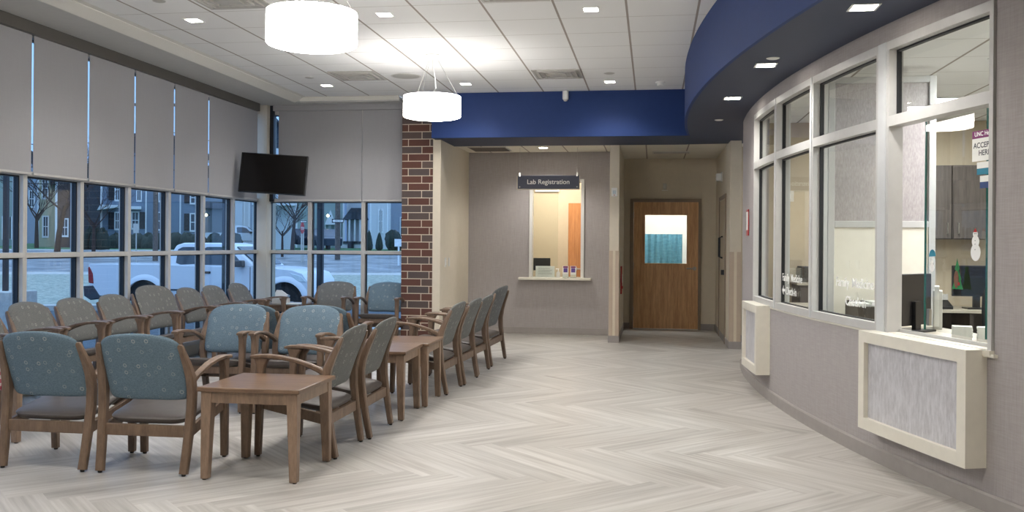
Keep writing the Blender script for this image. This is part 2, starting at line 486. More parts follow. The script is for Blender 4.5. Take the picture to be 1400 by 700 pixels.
# ------------------------------------------------------------------ ceilings and soffit
mb = MB(); mb.box(-4.785, -2.6, ZC, 8, 12.32, ZC+.05); mb.box(-4.785, 12.32, ZC, -2.9, 12.36, ZC+.05)
mb.box(-3.47, 12.36, ZC, -2.9, 13.0, ZC+.05)
obj('ceiling', mb, 'ceil', kind=S)
mb = MB(); mb.box(-5.75, -2.6, ZP, -4.97, 12.95, ZP+.05); mb.box(-4.97, 12.42, ZP, -3.46, 12.95, ZP+.05)
obj('ceiling_perimeter', mb, 'plaster', kind=S)
# stepped white trim between the two ceilings
mb = MB()
prof = [(-.0, ZC+.01), (-.06, ZC+.01), (-.06, ZC-.012), (-.185, ZP-.004), (-.20, ZP-.004), (-.20, ZP+.04), (-.0, ZP+.07)]
mb.extr([(-4.785+u, v) for u, v in prof], 'y', -2.6, 12.42)
mb.extr([(12.36-u*.4, v) for u, v in prof], 'x', -4.9, -3.46)
obj('trim_1', mb, 'fascia', kind=S, bevel=.002)
# blue soffit: curved face, straight face, slate underside
mb = MB()
ys = rng(12.28, -2.5, 60)
mb.strip([[(*cs(Y), ZS-.003), (cs(Y)[0]+.03, Y, ZS-.003), (cs(Y)[0]+.03, Y, ZC), (*cs(Y), ZC)] for Y in ys])
mb.box(-2.97, 12.28, ZS-.003, cs(12.28)[0]+.03, 12.31, ZC)
mb.box(-2.97, 12.31, ZS, -2.94, 13.36, ZC)
obj('trim_2', mb, 'blue', kind=S, smooth=20)
mb = MB()
mb.box(-2.968, 12.282, ZS-.003, .47, 13.38, ZS+.02)
mb.strip([[(cs(Y)[0]+.012, Y, ZS-.0025), (cw(Y)[0]+.02, Y, ZS-.0025), (cw(Y)[0]+.02, Y, ZS+.02), (cs(Y)[0]+.012, Y, ZS+.02)] for Y in rng(12.295, -2.5, 62)])
mb.prism([(1.0, 11.0), (4.7, 11.0), (4.7, 12.9), (.45, 13.38), (.47, 12.29), (1.0, 12.2)], ZS-.0015, ZS+.021)
obj('trim_3', mb, 'soffit', kind=S)
# small ceilings of the two recesses
mb = MB(); mb.box(-2.95, 13.38, 2.85, 4.7, 15.8, 2.9)
obj('ceiling_recess', mb, 'ceil_small', kind=S)
# ------------------------------------------------------------------ walls
def wall(name, mbx, mat, **k): return obj(name, mbx, mat, kind=S, **k)
# left wall pieces under / over / before the windows
mb = MB(); mb.box(XL-.18, -2.6, 0, XL+.03, 3.9, 3.5); mb.box(XL-.18, 3.9, 0, XL+.02, 13.0, .13); mb.box(XL-.18, 3.9, 3.30, XL-.04, 13.0, 3.5)
wall('wall_left', mb, 'column')
mb = MB(); mb.box(XL-.1, YB-.02, 0, -3.44, YB+.18, .13); mb.box(XL-.1, YB+.04, 3.30, -3.44, YB+.18, 3.5)
wall('wall_far_window', mb, 'column')
mb = MB().box(XL-.2, -2.75, 0, 8.2, -2.6, 3.6)
wall('wall_back', mb, 'wall_cream')
# brick pier
mb = MB().box(-3.44, 12.5, 0, -3.0, 13.1, ZC)
wall('wall_brick_pier', mb, 'brick')
# lab recess
mb = MB(); mb.box(-3.0, 12.5, 0, -2.89, 14.55, 2.87)
wall('wall_lab_left', mb, 'wall_cream', bevel=.004)
LX0, LX1, LZ0, LZ1 = -1.885, -1.085, .885, 2.395     # lab window opening
mb = MB(); Y0, Y1 = 14.49, 14.61
mb.box(-2.99, Y0, 0, LX0, Y1, 2.87); mb.box(LX1, Y0, 0, -.5, Y1, 2.87)
mb.box(LX0, Y0, 0, LX1, Y1, LZ0); mb.box(LX0, Y0, LZ1, LX1, Y1, 2.87)
wall('wall_lab_far', mb, 'wall_gray')
mb = MB().box(-.612, 13.4, 0, -.475, 15.8, 2.87)
wall('wall_between_recesses', mb, 'wall_cream', bevel=.004)
# far wall with the wood door, side wall, right column
DX0, DX1, DZ = -.372, .80, 2.178
mb = MB(); mb.box(-.6, 15.73, 0, DX0+.01, 15.85, 2.87); mb.box(DX1-.01, 15.73, 0, 1.2, 15.85, 2.87); mb.box(DX0, 15.73, DZ-.01, DX1, 15.85, 2.87)
wall('wall_far', mb, 'wall_cream')
mb = MB().box(1.04, 12.94, 0, 1.19, 15.8, 2.87)
wall('wall_right_recess', mb, 'wall_cream', bevel=.004)
mb = MB(); mb.box(1.19, 13.9, 0, 5.0, 14.0, 2.87)
wall('wall_passage', mb, 'wall_beige')
# corner guards (lower walls of the columns)
def guard(x0, x1, y, ztop=1.32):
    t = thing('corner_guard', '', 'corner guard')
    mb = MB(); w = x1-x0
    mb.box(x0-.004, y-.006, .1, x0+w*.38, y+.05, ztop); mb.box(x1-w*.36, y-.006, .1, x1+.004, y+.05, ztop)
    obj('guard_strip', mb, 'guard', t, bevel=.002)
    obj('centre_strip', MB().box(x0+w*.38, y-.004, .1, x1-w*.36, y+.05, ztop), 'guard_light', t, label='paler cream centre strip')
    return t
g = guard(-.612, -.475, 13.4); g['label'] = 'tan striped corner guard on the narrow wall between the lab window and the wooden door'
g = guard(1.04, 1.19, 12.94); g['label'] = 'tan striped corner guard on the column right of the wooden door'
# baseboards
B = .1
mb = MB(); mb.box(-2.89, 14.478, 0, -.6, 14.495, B); mb.box(-2.89, 12.6, 0, -2.878, 14.49, B)
obj('baseboard_lab', mb, 'base', kind=S, bevel=.004)
mb = MB(); mb.box(-.624, 13.388, 0, -.463, 13.405, B); mb.box(-.624, 13.39, 0, -.61, 14.49, B); mb.box(-.477, 13.39, 0, -.463, 15.73, B)
mb.box(-.47, 15.718, 0, DX0, 15.735, B); mb.box(DX1, 15.718, 0, 1.04, 15.735, B)
obj('baseboard_far', mb, 'base', kind=S, bevel=.004)
mb = MB(); mb.box(1.028, 12.928, 0, 1.2, 12.945, B); mb.box(1.028, 12.93, 0, 1.042, 15.73, B); mb.box(1.19, 12.93, 0, 1.202, 13.9, B); mb.box(1.19, 13.888, 0, 5, 13.9, B)
obj('baseboard_column', mb, 'base', kind=S, bevel=.004)

# ------------------------------------------------------------------ curved reception wall
YE, YN = 10.98, -2.5
T = .14
mb = MB()
arcbox(mb, 9.57, YE, -T, 0, 0, ZS)               # beyond the windows
arcbox(mb, 5.215, 9.57, -T, 0, 0, .835)          # below the windows
arcbox(mb, 5.215, 9.57, -T, 0, 2.715, ZS)        # header
arcbox(mb, YN, 5.215, -T, 0, 0, ZS)              # near side
wall('wall_right', mb, 'wall_gray', smooth=20)
mb = MB(); arcbox(mb, 5.215, 8.70, -T, .006, .835, .848)
obj('trim_4', mb, 'cream_solid', kind=S, smooth=20)
mb = MB()
secs = []
for Y in rng(YE+.01, YN, 70):
    p = [cw(Y, o) for o in (-.01, .016, .016, .008, -.01)]; z = [0, 0, .088, .1, .1]
    secs.append([(*q, h) for q, h in zip(p, z)])
mb.strip(secs)
obj('baseboard_right', mb, 'base', kind=S, smooth=25)

# windows of the curved wall
mull = [9.57, 8.50, 7.47, 6.29, 5.225]
ZB, ZT, ZM0, ZM1 = .85, 2.712, 2.168, 2.235
def bar(mb, Ya, Yb, off0, off1, z0, z1): arcbox(mb, Ya, Yb, off0, off1, z0, z1, 3)
def cwindow(i, Y1, Y0, last=False, first=False):
    w = bpy.data.objects.new('window_%d' % i, None); COL.objects.link(w); w['kind'] = S
    m = MB()
    fr, bk = .012, (-.085 if last else -.10)
    a, b = Y0+(.0 if last else .012), Y1-(.0 if first else .012)
    if i == 3: a = Y0+.05
    if last: b = Y1-.05
    bar(m, a, a+.03, bk, fr, ZB, ZT); bar(m, b-.03, b, bk, fr, ZB, ZT)
    bar(m, a+.03, b-.03, bk, fr if not last else -.07, ZB, ZB+(.03 if last else .055)); bar(m, a+.03, b-.03, bk, fr, ZT-.055, ZT)
    bar(m, a+.03, b-.03, bk, fr, ZM0, ZM1)
    obj('window_frame', m, 'alum', w, smooth=25)
    m = MB(); g0, g1 = -.058, -.048
    for z0, z1 in ((ZB+.055, ZM0), (ZM1, ZT-.055))[1 if last else 0:]:
        bar(m, a+.03, a+.041, -.070, -.040, z0, z1); bar(m, b-.041, b-.03, -.070, -.040, z0, z1)
        bar(m, a+.041, b-.041, -.070, -.040, z1-.011, z1)
        bar(m, a+.041, b-.041, -.070, -.040, z0, z0+.007)
    obj('gasket', m, 'gasket', w)
    for z0, z1 in ((ZB+.055, ZM0), (ZM1, ZT-.055))[1 if last else 0:]:
        A = cw(a+.035, -.055); Bp = cw(b-.035, -.055); dx, dy = Bp[0]-A[0], Bp[1]-A[1]; L = math.hypot(dx, dy); nx, ny = dy/L*.003, -dx/L*.003
        m = MB().prism([(A[0]-nx, A[1]-ny), (Bp[0]-nx, Bp[1]-ny), (Bp[0]+nx, Bp[1]+ny), (A[0]+nx, A[1]+ny)], z0, z1)
        obj('pane', m, 'glass_in', w)
    return w
for i in range(4):
    W_ = cwindow(i+1, mull[i], mull[i+1], last=(i == 3), first=(i == 0))
# mullion posts between the windows
for k, (Y, h) in enumerate(((8.50, .012), (7.47, .012), (6.29, .05))):
    m = MB(); arcbox(m, Y-h, Y+h, -.12 if k < 2 else -.085, .016, ZB, ZT, 2)
    obj('trim_%d' % (5+k), m, 'alum_blue', kind=S)
# sliding pass-through glass of the nearest window
t = thing('sliding_glass_panel', 'clear sliding glass panel with pull handle in the nearest check-in window', 'sliding window')
A = cw(5.30, -.060); Bp = cw(5.95, -.085); dx, dy = Bp[0]-A[0], Bp[1]-A[1]; L = math.hypot(dx, dy); nx, ny = dy/L*.004, -dx/L*.004
obj('pane', MB().prism([(A[0]-nx, A[1]-ny), (Bp[0]-nx, Bp[1]-ny), (Bp[0]+nx, Bp[1]+ny), (A[0]+nx, A[1]+ny)], .90, 2.165), 'glass_in', t)
m = MB(); arcbox(m, 5.945, 5.953, -.090, -.080, .90, 2.165, 2); arcbox(m, 5.385, 5.392, -.090, -.080, .90, 2.165, 2)
obj('glass_edge', m, 'glass_edge', t, label='green polished glass edge')
m = MB(); arcbox(m, 5.87, 5.895, -.078, -.062, .93, 1.03, 2)
obj('pull_handle', m, 'steel', t)

# protruding transaction counters with recessed resin panels
def counter(Ya, Yb, label):
    t = thing('transaction_counter', label, 'counter')
    z0, z1, p = .227, .857, .125
    bd = .075
    m = MB()
    arcbox(m, Ya, Yb, -.02, p, z0, z0+bd); arcbox(m, Ya, Yb, -.02, p, z1-bd*.95, z1)
    arcbox(m, Ya, Ya+bd*.95, -.02, p, z0+bd, z1-bd*.95, 2); arcbox(m, Yb-bd*.95, Yb, -.02, p, z0+bd, z1-bd*.95, 2)
    arcbox(m, Ya, Yb, -.12 if Ya < 6 else -.02, .0, z1-.02, z1+.003)
    obj('frame', m, 'cream_solid', t, smooth=25)
    m = MB(); arcbox(m, Ya+.06, Yb-.06, p-.06, p-.03, z0+.06, z1-.06)
    obj('panel', m, 'resin', t, smooth=25, label='brushed silver grey inset panel')
    return t
counter(5.27, 6.36, 'ivory wall-hung check-in counter with silver panel, nearest the camera')
counter(8.70, 9.50, 'ivory wall-hung check-in counter with silver panel, farther along the curved wall')
m = MB(); arcbox(m, 5.215, 5.30, -.10, .03, .828, .857, 2); arcbox(m, 5.19, 5.27, -.01, .025, .822, .84, 2)
obj('trim_8', m, 'cream_solid', kind=S)

# lettering on the glass
def on_glass(Y, z, off=-.045):
    a = phi(Y); r = RW+off
    o = (XC-r*math.cos(a), YC+r*math.sin(a), z)
    ex = (-math.sin(a), -math.cos(a), 0)      # runs toward smaller Y
    ez = (-math.cos(a), math.sin(a), 0)       # to the room
    return frame(o, ex, (0, 0, 1), ez)
def lettering(Y, z1, z2, arrow_left, label):
    t = thing('window_lettering', label, 'lettering', group=None)
    text('lettering', 'Family', .094, 'letters', t, on_glass(Y, z1), .0006)
    text('lettering', 'Medicine', .094, 'letters', t, on_glass(Y-.278, z1), .0006)
    body = 'Check-in'
    text('lettering', body, .094, 'letters', t, on_glass(Y-(.12 if arrow_left else .17), z2), .0006)
    # arrow
    F4 = on_glass(Y-(.0 if arrow_left else .58), z2)
    pts = [(0, .033), (.045, .075), (.045, .045), (.095, .045), (.095, .022), (.045, .022), (.045, -.008)]
    if not arrow_left: pts = [(.095-x, y) for x, y in pts]
    m = MB(); n = len(pts)
    P = [tuple(F4 @ Vector((x, y, zz))) for zz in (-.0006, .0006) for x, y in pts]
    m.add(P, [tuple(range(n))[::-1], tuple(range(n, 2*n))]+[(i, (i+1) % n, (i+1) % n+n, i+n) for i in range(n)])
    obj('arrow', m, 'letters', t)
lettering(8.44, 1.10, .985, True, 'white vinyl words Family Medicine Check-in with arrow pointing left on far glass')
lettering(7.10, 1.115, .985, False, 'white vinyl words Family Medicine Check-in with arrow pointing right on glass beside counter')

# stickers and seasonal decals on the nearest pane
def on_pane(Y, z): return on_glass(Y, z, -.042)
def card(Fm, w, h, mat, parent, name='card', thick=.0008, z=0, x0=0, y0=0, label=None):
    P = [tuple(Fm @ Vector((x, y, zz))) for zz in (z, z+thick) for x, y in ((x0, y0), (x0+w, y0), (x0+w, y0+h), (x0, y0+h))]
    m = MB().add(P, [(3, 2, 1, 0), (4, 5, 6, 7), (0, 1, 5, 4), (1, 2, 6, 5), (2, 3, 7, 6), (3, 0, 4, 7)])
    return obj(name, m, mat, parent, label=label)
Fm = on_pane(5.455, 1.875)
t = thing('payment_notice', 'white ACCEPTED HERE notice with plum header on the nearest glass', 'notice')
card(Fm, .235, .125, 'paper', t, 'sheet'); card(Fm, .235, .042, 'plum', t, 'header', y0=.125, label='plum header strip')
text('lettering', 'UNC Health', .034, 'letters', t, Fm @ Matrix.Translation((.02, .137, .0012)), .0003)
text('lettering', 'ACCEPTED', .042, 'ink', t, Fm @ Matrix.Translation((.012, .072, .0012)), .0003)
text('lettering', 'HERE', .042, 'ink', t, Fm @ Matrix.Translation((.055, .030, .0012)), .0003)
for y, mt, hdr, lb in ((1.80, 'paper', 'teal', 'small white and teal card sticker just below the ACCEPTED HERE notice'), (1.725, 'paper', 'navy', 'small white and navy card sticker, lowest on the nearest glass')):
    t = thing('card_sticker', lb, 'sticker'); Fm = on_pane(5.415 if y > 1.75 else 5.39, y)
    card(Fm, .13, .034, mt, t, 'upper_half', y0=.034); card(Fm, .13, .034, hdr, t, 'lower_half')
def decal_poly(Fm, pts, mat, parent, name, z=0, label=None):
    n = len(pts)
    P = [tuple(Fm @ Vector((x, y, zz))) for zz in (z, z+.0008) for x, y in pts]
    return obj(name, MB().add(P, [tuple(range(n))[::-1], tuple(range(n, 2*n))]+[(i, (i+1) % n, (i+1) % n+n, i+n) for i in range(n)]), mat, parent, label=label)
def ell(cx, cy, rx, ry, n=20): return [(cx+rx*math.cos(2*pi*k/n), cy+ry*math.sin(2*pi*k/n)) for k in range(n)]
# plain snowman
t = thing('snowman_decal', 'white snowman window cling with red hat, right of the green tree cling', 'window cling'); Fm = on_pane(5.45, 1.32)
decal_poly(Fm, ell(.03, .055, .042, .048), 'white', t, 'body'); decal_poly(Fm, ell(.03, .115, .032, .032), 'white', t, 'chest', .0009)
decal_poly(Fm, ell(.03, .155, .021, .02), 'white', t, 'head', .0018)
decal_poly(Fm, [(.013, .166), (.047, .166), (.03, .188)], 'red', t, 'hat', .0027, 'red hat')
for cx_, cz_ in ((.024, .158), (.036, .158), (.03, .12), (.03, .10), (.03, .07)): decal_poly(Fm, ell(cx_, cz_, .0028, .0028, 8), 'ink', t, 'button', .0036)
t = thing('umbrella_snowman_decal', 'small snowman window cling under a pale blue umbrella, left of the tree cling', 'window cling'); Fm = on_pane(5.83, 1.26)
decal_poly(Fm, [(-.01, .085)]+[(.022+.034*math.cos(a), .088+.04*math.sin(a)) for a in rng(pi, 0, 10)], 'teal', t, 'umbrella', label='pale blue umbrella')
decal_poly(Fm, ell(.022, .02, .020, .025), 'white', t, 'body', .0009); decal_poly(Fm, ell(.022, .058, .014, .016), 'white', t, 'head', .0018)
t = thing('tree_decal', 'green Christmas tree window cling above the phone', 'window cling'); Fm = on_pane(5.625, 1.145)
decal_poly(Fm, [(.005, .02), (.105, .02), (.08, .075), (.09, .075), (.065, .13), (.075, .13), (.052, .195), (.03, .13), (.04, .13), (.02, .075), (.03, .075)], 'green', t, 'tree')
decal_poly(Fm, ell(.045, .075, .022, .05), 'brown', t, 'garland', .0009, 'brown patch across the tree')
decal_poly(Fm, ell(.07, .05, .01, .01), 'red', t, 'bauble', .0018, 'red bauble')

# ------------------------------------------------------------------ left and far storefront windows with roller shades
ML = [3.95, 4.80, 5.10+.0, ]
MLY = [12.69-.0-.845*k for k in range(1, 11)]      # mullion positions on the left wall
MLY = [12.72]+MLY
ZG0, ZGM0, ZGM1, ZG1 = .16, 1.245, 1.292, 1.985
def sbox(m, side, a, b, d0, d1, z0, z1):
    """box on the left ('l', a..b along Y, depth from window plane into the room) or far ('f', along X) wall"""
    if side == 'l': m.box(XL+d0, a, z0, XL+d1, b, z1)
    else: m.box(a, YB-d1, z0, b, YB-d0, z1)
def storefront(i, side, a, b):
    w = bpy.data.objects.new('window_%d' % i, None); COL.objects.link(w); w['kind'] = S
    m = MB(); h = .028
    for u in (a, b): sbox(m, side, u-h if u == b else u, u if u == b else u+h, -.05, .06, .13, 3.30)
    for z0, z1 in ((.13, .18), (ZGM0, ZGM1), (ZG1, ZG1+.045), (3.24, 3.30)): sbox(m, side, a+h, b-h, -.05, .06, z0, z1)
    obj('window_frame', m, 'alum', w, bevel=.002)
    m = MB()
    for z0, z1 in ((.18, ZGM0), (ZGM1, ZG1), (ZG1+.045, 3.24)):
        sbox(m, side, a+h, a+h+.012, -.03, .02, z0, z1); sbox(m, side, b-h-.012, b-h, -.03, .02, z0, z1)
        sbox(m, side, a+h+.012, b-h-.012, -.03, .02, z1-.012, z1)
    obj('gasket', m, 'gasket', w)
    for z0, z1 in ((.18, ZGM0), (ZGM1, ZG1), (ZG1+.045, 3.24)):
        m = MB(); sbox(m, side, a+h, b-h, -.008, 0, z0, z1); obj('pane', m, 'glass_out', w)
n = 5
for k in range(len(MLY)-1):
    storefront(n, 'l', MLY[k+1], MLY[k]); n += 1
FX = [-5.50, -4.865, -4.07, -3.42]
for k in range(3):
    storefront(n, 'f', FX[k], FX[k+1]); n += 1
# shade pockets
mb = MB(); mb.box(XL+.065, 3.9, 3.262, XL+.13, 12.50, ZP+.003)
obj('trim_9', mb, 'shade_box', kind=S, bevel=.002)
mb = MB(); mb.box(-5.40, YB-.13, 3.29, -3.44, YB-.065, ZP+.003)
obj('trim_10', mb, 'shade', kind=S, bevel=.002)
def shade(side, a, b, label, z0=1.995):
    t = thing('roller_shade', label, 'roller shade', group='roller shades over the windows')
    m = MB(); sbox(m, side, a, b, .082, .085, z0+.02, ZP); obj('cloth', m, 'shade', t)
    m = MB(); sbox(m, side, a, b, .076, .091, z0, z0+.022); obj('hem_bar', m, 'alum', t, bevel=.003)
ords = ['first', 'second', 'third', 'fourth', 'fifth', 'sixth', 'seventh', 'eighth', 'ninth']
gaps = [3.97, 4.87, 5.72, 6.56, 7.41, 7.685, 8.55]
edges = [12.52, 11.055, 10.20, 9.36, 8.52, 7.675, 6.83, 5.985, 5.14, 4.30]
names = ['wide grey roller shade nearest the corner television on the left wall',
         'grey roller shade, second out from the television corner, left wall',
         'grey roller shade, third out from the television corner, left wall',
         'grey roller shade, fourth out from the television corner, left wall',
         'grey roller shade, fifth out from the television corner, left wall',
         'grey roller shade cut by the left edge of the photo',
         'grey roller shade just outside the photo, first past its left edge',
         'grey roller shade just outside the photo, second past its left edge',
         'grey roller shade just outside the photo, third past its left edge']
for k in range(9):
    shade('l', edges[k+1]+.015, edges[k]-(.015 if k else 0), names[k])
shade('f', -5.33, -4.09, 'grey roller shade on the far wall beside the television')
shade('f', -4.075, -3.445, 'narrow grey roller shade on the far wall beside the brick pier')
# corner column
mb = MB().box(-5.615, 12.62, 0, -5.462, 12.95, ZP)
obj('trim_11', mb, 'column', kind=S, bevel=.006)
mb = MB().box(-5.458, 12.70, 1.99, -5.40, 12.78, ZP); mb.box(XL-.02, 12.70, 1.99, -5.62, 12.86, ZP)
obj('trim_12', mb, 'dark_metal', kind=S)
mb = MB(); mb.box(XL-.1, 12.72, 0, -5.6, 13.0, .16)
obj('trim_13', mb, 'column', kind=S)

# ------------------------------------------------------------------ television
t = thing('television', 'black flat television hung in the window corner, tilted down', 'television', (-5.015, 11.80, 2.315), R(4))
def tv():
    w, h = .447, .268
    m = MB().box(-w, -.022, -h, w, .03, h); o1 = obj('bezel', m, 'black', t, bevel=.005)
    m = MB().box(-w+.014, -.0245, -h+.016, w-.014, -.02, h-.012); o2 = obj('screen', m, 'screen', t)
    m = MB(); m.box(-.14, .03, -.12, .14, .055, .12); m.tube([(0, .05, 0), (-.10, .45, .03), (-.36, .83, .11)], .025, 8); m.box(-.46, .80, .0, -.30, .83, .24)
    obj('wall_mount', m, 'dark_metal', t)
tv(); t.rotation_euler = (R(-7), R(3.2), R(8))

# ------------------------------------------------------------------ ceiling fittings
def downlight(x, y, z, label, s=.062, power=42, lamp=True):
    t = thing('downlight', label, 'recessed light', (x, y, z), 0, 'square recessed downlights')
    m = MB(); o = s+.014
    for a, b, c, d in ((-o, -o, o, -s), (-o, s, o, o), (-o, -s, -s, s), (s, -s, o, s)): m.box(a, b, -.004, c, d, .0)
    obj('trim_ring', m, 'white', t)
    obj('lens', MB().box(-s, -s, -.0025, s, s, 0), 'downlamp', t)
    la = bpy.data.lights.new('downlight_lamp', 'SPOT'); la.energy = power; la.color = (1, .965, .92); la.shadow_soft_size = .06
    la.spot_size = R(140); la.spot_blend = .8
    lo = bpy.data.objects.new('downlight_lamp', la); COL.objects.link(lo); lo.parent = t; lo.location = (0, 0, -.03)
    return t
dl = {(-4.18, 8.0): 'square downlight in the main ceiling left of the near pendant',
      (-2.37, 8.0): 'square downlight in the main ceiling just right of the near pendant',
      (-.54, 8.04): 'square downlight in the main ceiling nearest the top middle',
      (-4.18, 11.52): 'square downlight in the main ceiling above the corner windows',
      (-2.365, 11.6): 'square downlight in the main ceiling just right of the far pendant',
      (-.54, 11.64): 'square downlight in the main ceiling above the blue soffit, near the round sensor'}
for (x, y), lb in dl.items(): downlight(x, y, ZC, lb)
for x in (-4.18, -2.37, -.54):
    for y, w in ((4.4, 'over the near chairs'), (.8, 'over the camera position'), (-1.6, 'at the back wall')):
        downlight(x, y, ZC, 'square downlight out of frame %s, %s' % (w, {-4.18: 'window side', -2.37: 'middle', -.54: 'reception side'}[x]))
for (x, y, lb) in ((1.238, 5.80, 'square downlight in the curved soffit nearest the camera'),
                   (.875, 7.56, 'square downlight in the curved soffit, middle one'),
                   (.757, 9.22, 'square downlight in the curved soffit, farthest one'),
                   (2.2, 3.6, 'square downlight in the curved soffit, out of frame')):
    downlight(x, y, ZS-.003, lb, .07, 32)
downlight(-1.626, 13.82, 2.85, 'square downlight in the small ceiling before the lab window', .06, 50)
def puck(name, label, cat, x, y, z, r, h, mat='white'):
    t = thing(name, label, cat, (x, y, z))
    obj('cover_plate', MB().lathe([(r, 0), (r*.98, -h*.5), (r*.8, -h), (r*.01, -h)], n=28), mat, t, smooth=40)
    obj('rim', MB().lathe([(r*1.12, 0), (r*1.12, -h*.3), (r, -h*.35), (r, 0)], n=28), 'offwhite', t, smooth=40)
    return t
puck('sprinkler_cover', 'round sprinkler cover in the curved soffit beside the middle downlight', 'sprinkler', .897, 7.287, ZS-.003, .045, .008)
puck('sprinkler_cover', 'round sprinkler cover in the curved soffit, farthest from the camera', 'sprinkler', .736, 10.785, ZS-.003, .045, .008)
puck('sprinkler_cover', 'round grey sprinkler cover left of the far pendant', 'sprinkler', -4.194, 10.94, ZC, .05, .008, 'grille')
puck('sprinkler_cover', 'round grey sprinkler cover in front of the farthest middle downlight', 'sprinkler', -.521, 11.05, ZC, .06, .008, 'grille')
puck('sprinkler_cover', 'round grey sprinkler cover near the big diffuser top left', 'sprinkler', -4.141, 7.32, ZC, .05, .008, 'grille')
t = puck('ceiling_speaker', 'large round grey ceiling speaker left of the far pendant canopy', 'speaker', -2.98, 10.97, ZC, .165, .01, 'grille')
t = thing('smoke_detector', 'white smoke detector on the ceiling near the blue curved soffit', 'smoke detector', (.083, 11.71, ZC))
obj('base', MB().lathe([(.06, 0), (.06, -.018), (.05, -.02)], n=24), 'white', t, smooth=40)
obj('sensor_cap', MB().lathe([(.045, -.018), (.042, -.045), (.02, -.055), (.001, -.055)], n=24), 'white', t, smooth=40)
t = thing('motion_sensor', 'small white sensor at the top edge of the blue soffit', 'sensor', (-1.15, 12.28, 3.436))
obj('housing', MB().prism([(.04*math.cos(a), -.045+.04*math.sin(a)) for a in rng(0, 2*pi*11/12, 11)], -.12, 0), 'white', t, bevel=.01)
obj('lens', MB().lathe([(.03, -.118), (.022, -.138), (.001, -.143)], c=(0, -.045), n=16), 'offwhite', t, smooth=60)
# four-way supply diffusers
def diffuser(x, y, label, slot=False):
    t = thing('air_diffuser', label, 'air vent', (x, y, ZC), 0, 'ceiling air diffusers')
    s = .285
    m = MB()
    for a, b in ((s, s-.025), (.225, .205), (.165, .145)):
        z = -.012 if a == s else -.02
        m.box(-a, -a, z, a, -b, 0); m.box(-a, b, z, a, a, 0); m.box(-a, -b, z, -b, b, 0); m.box(b, -b, z, a, b, 0)
    obj('louvre_rings', m, 'grille', t, bevel=.002)
    obj('throat', MB().box(-.26, -.26, -.004, .26, .26, 0), 'grille', t)
    obj('centre_plate', MB().box(-.105, -.105, -.024, .105, .105, -.012), 'grille', t, bevel=.003)
diffuser(-3.555, 10.87, 'square supply diffuser in the ceiling left of the round speaker')
diffuser(-1.13, 11.02, 'square supply diffuser in the ceiling right of the far pendant')
diffuser(-3.53, 7.33, 'square supply diffuser in the ceiling above the near pendant, top left')
diffuser(-1.14, 7.38, 'square supply diffuser at the top edge of the photo, middle')
t = thing('air_grille', 'flat linear air grille in the small ceiling before the wooden door', 'air vent', (.28, 14.6, 2.85))
m = MB(); m.box(-.29, -.12, -.012, .29, .12, 0); obj('plate', m, 'offwhite', t, bevel=.003)
m = MB(); [m.box(-.27, -.09+.05*k, -.018, .27, -.075+.05*k, -.01) for k in range(4)]; obj('slots', m, 'grille', t)
t = thing('air_grille', 'wide return air grille in the small ceiling left of the lab sign', 'air vent', (-2.45, 13.9, 2.85))
m = MB(); m.box(-.29, -.29, -.012, .29, .29, 0); obj('plate', m, 'grille', t, bevel=.003)
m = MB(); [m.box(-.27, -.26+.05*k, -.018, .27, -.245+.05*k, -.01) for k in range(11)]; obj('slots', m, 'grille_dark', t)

# pendants
def pendant():
    t = thing('pendant_light', 'glowing white drum pendant nearer the camera, top left', 'pendant light', (-2.33, 6.12, ZC), 0, 'drum pendants')
    zb, zt, r = 2.765-ZC, 2.985-ZC, .308
    obj('canopy', MB().lathe([(.078, 0), (.078, -.012), (.05, -.03), (.001, -.03)], n=28), 'white', t, smooth=40)
    obj('shade', MB().lathe([(r, zt), (r, zb+.006), (r-.006, zb), (r-.03, zb-.008), (.001, zb-.012)], n=56, caps=False), 'lamp', t, smooth=50, label='glowing white fabric drum')
    m = MB(); m.lathe([(r, zt), (r*1.003, zt+.004), (r-.008, zt+.004), (r-.008, zt)], n=56, caps=False)
    obj('top_ring', m, 'white', t, smooth=50)
    obj('top_diffuser', MB().lathe([(r-.008, zt-.004), (.01, zt+.01), (.001, zt+.01)], n=40, caps=False), 'lamp_top', t, smooth=50)
    for k in range(3):
        a = 2*pi*k/3+.4
        obj('suspension_wire', MB().tube([(.04*math.cos(a), .04*math.sin(a), -.02), (r*.96*math.cos(a), r*.96*math.sin(a), zt)], .0018, 5), 'steel', t)
    m = MB().tube([(0, 0, -.03), (.01, 0, -.14), (.035, 0, -.27), (.04, 0, -.36), (.0, 0, zt+.03), (-.02, 0, zt)], .006, 8)
    obj('cord', m, 'white', t, smooth=60)
    return t
pd = pendant()
dup(pd, (-2.36, 9.77, ZC), 0, 'glowing white drum pendant farther away, in front of the brick pier')
dup(pd, (-2.33, 2.46, ZC), 0, 'glowing white drum pendant out of frame behind the camera')

# ------------------------------------------------------------------ lab recess fittings
t = thing('hanging_sign', 'slate sign reading Lab Registration hanging before the lab window', 'sign', (-1.545, 13.8, 0))
obj('sign_board', MB().box(-.462, -.006, 2.235, .462, .006, 2.432), 'sign', t, bevel=.002)
obj('backing_board', MB().box(-.478, .006, 2.222, .468, .03, 2.428), 'sign_back', t, label='ivory backing board showing at the lower edge')
text('lettering', 'Lab Registration', .098, 'letters', t, frame((0, -.0075, 2.305), (1, 0, 0), (0, 0, 1), (0, -1, 0)), .0006, 'CENTER')
for sx in (-1, 1):
    obj('cable', MB().tube([(sx*.43, 0, 2.43), (sx*.43, 0, 2.85)], .0025, 6), 'steel', t)
    obj('clamp', MB().box(sx*.43-.012, -.01, 2.42, sx*.43+.012, .012, 2.475), 'steel', t)
    obj('screw', MB().disc_y(sx*.43, -.01, -.006, 2.262, .009, 12), 'steel', t)
